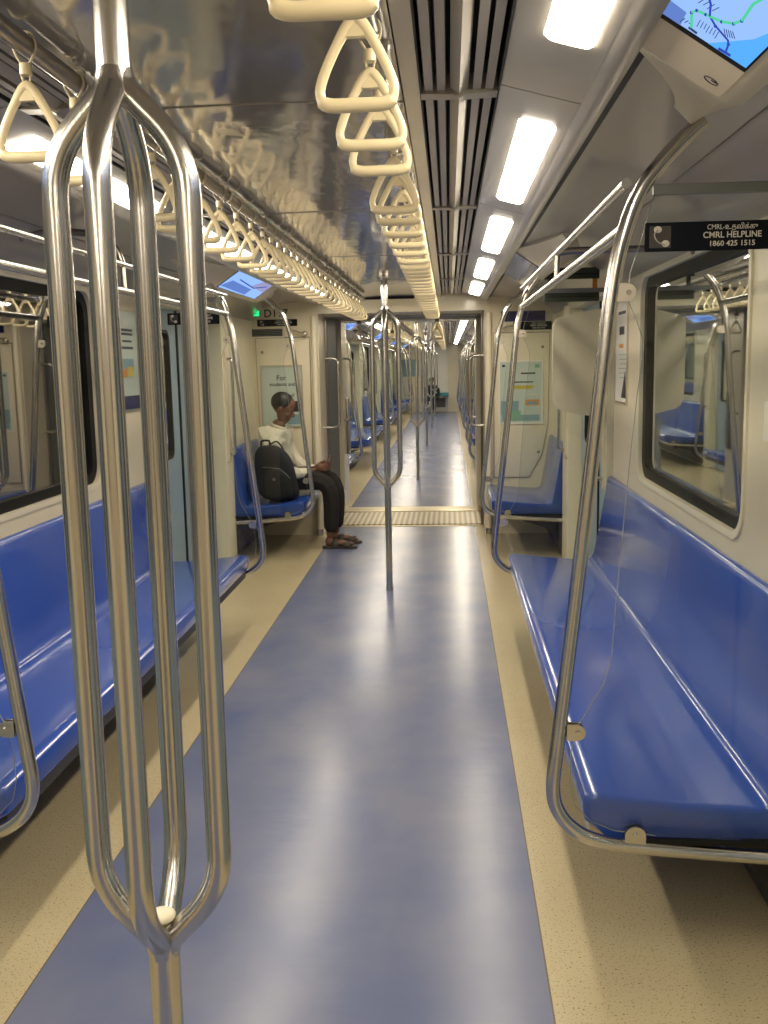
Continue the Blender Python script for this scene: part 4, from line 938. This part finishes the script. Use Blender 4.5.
    if full:
        for e in (1, -1):
            sole = [(0.40, -0.030), (0.43, -0.040), (0.50, -0.036), (0.60, -0.050), (0.66, -0.044), (0.69, -0.015), (0.685, 0.02), (0.65, 0.042), (0.58, 0.044), (0.50, 0.034), (0.43, 0.036), (0.40, 0.025)]
            g = G().prism([(u, e * (0.125 + v)) for u, v in sole], lambda u, v, w_: (u, v, w_), 0.0, 0.020); T(g); so_ = obj('sandal', g, 'sandal', t, bevel=0.003)
            for x0, x1 in ((0.485, 0.535), (0.575, 0.635)):
                g = G(); arc = [(-0.048, 0.012), (-0.044, 0.040), (-0.025, 0.068 - (x0 - 0.48) * 0.12), (0.0, 0.076 - (x0 - 0.48) * 0.14), (0.025, 0.068 - (x0 - 0.48) * 0.12), (0.044, 0.040), (0.048, 0.012)]
                n = len(arc); vs = [(x, e * (0.125 + a), b) for x in (x0, x1) for a, b in arc]; g.add(vs, [(i, i + 1, n + i + 1, n + i) for i in range(n - 1)], True); T(g)
                b_ = obj('sandal_strap', g, 'sandal', so_); md = b_.modifiers.new('t', 'SOLIDIFY'); md.thickness = 0.006
        # a collar
        g = G().tube([T(G().add([(0.028 + 0.060 * math.cos(a), 0.062 * math.sin(a), hip + 0.455 - 0.022 * math.cos(a))], [])).v[0] for a in [i * 2 * PI / 16 for i in range(16)]], 0.013, 8, True); obj('collar', g, shirt, t)
    return t
P_O = (-1.035, 8.12, 0.0)
person(P_O, math.radians(-4), 'seated man in white shirt, dark trousers and sandals, looking down at a phone', 'shirt', 'trousers')
# phone held in both hands
ph = thing('mobile_phone', 'reddish mobile phone held in the seated person\'s hands', 'phone', (P_O[0] + 0.40, P_O[1] - 0.03, 0.64))
g = G().prism(rrect(-0.036, 0.036, -0.07, 0.07, 0.008), lambda u, v, w_: (w_ + v * 0.5, u, v * 0.86), -0.004, 0.004); g.v = [(x + P_O[0] + 0.425, y + P_O[1] - 0.03, z + 0.70) for x, y, z in g.v]; pb = obj('phone_body', g, 'phone', ph)
g = G().prism(rrect(-0.032, 0.032, -0.062, 0.062, 0.004), lambda u, v, w_: (w_ + v * 0.5, u, v * 0.86), -0.0052, -0.004); g.v = [(x + P_O[0] + 0.425, y + P_O[1] - 0.03, z + 0.70) for x, y, z in g.v]; obj('phone_screen', g, 'black', pb)
# backpack on the seat beside the person, leaning on the side nearest the camera
def backpack():
    y0 = 7.755
    t = thing('backpack', 'black backpack resting on the short bench in front of the seated person', 'backpack', (-1.0, y0, 0.435))
    def blob(cx, cy, cz, a, b, c, pw=0.55, tilt=0.0):
        q = G().ball((0, 0, 0), 1, 1, 1, 28, 18)
        sg = lambda t_: math.copysign(abs(t_) ** pw, t_)
        q.v = [(cx + sg(x) * a * (1 - 0.22 * z) + tilt * z * c, cy + sg(y) * b * (1 - 0.15 * z), cz + sg(z) * c) for x, y, z in q.v]; return q
    body_ = blob(-0.985, y0, 0.655, 0.160, 0.085, 0.222, 0.6, -0.22); obj('bag_body', body_, 'bag', t)
    obj('front_pocket', blob(-0.960, y0 - 0.085, 0.570, 0.115, 0.040, 0.120, 0.6, -0.15), 'bag', t)
    obj('zip', G().tube([(-0.85, y0 - 0.094, 0.62), (-0.93, y0 - 0.105, 0.70), (-1.07, y0 - 0.09, 0.71)], 0.003, 6), 'steel_dk', t)
    obj('top_handle', G().tube(rpath([(-1.09, y0, 0.86), (-1.09, y0, 0.915), (-1.02, y0, 0.915), (-1.02, y0, 0.86)], 0.02), 0.008, 8), 'bag', t)
    obj('shoulder_strap', G().tube(catmull([(-1.05, y0 + 0.05, 0.86), (-0.98, y0 + 0.085, 0.90), (-0.92, y0 + 0.085, 0.82), (-0.86, y0 + 0.08, 0.70), (-0.83, y0 + 0.05, 0.55)], 4), 0.013, 8, flat=0.5), 'bag', t)
    obj('bag_emblem', G().ball((-0.975, y0 - 0.127, 0.615), 0.014, 0.004, 0.012, 10, 6), 'steel_dk', t)
backpack()
person((-0.10, 29.75, 0.0), math.radians(-95), 'tiny dark-clothed person seated at the far end of the train by the teal seat', 'bag', 'trousers', 0.02, False, 0.85)
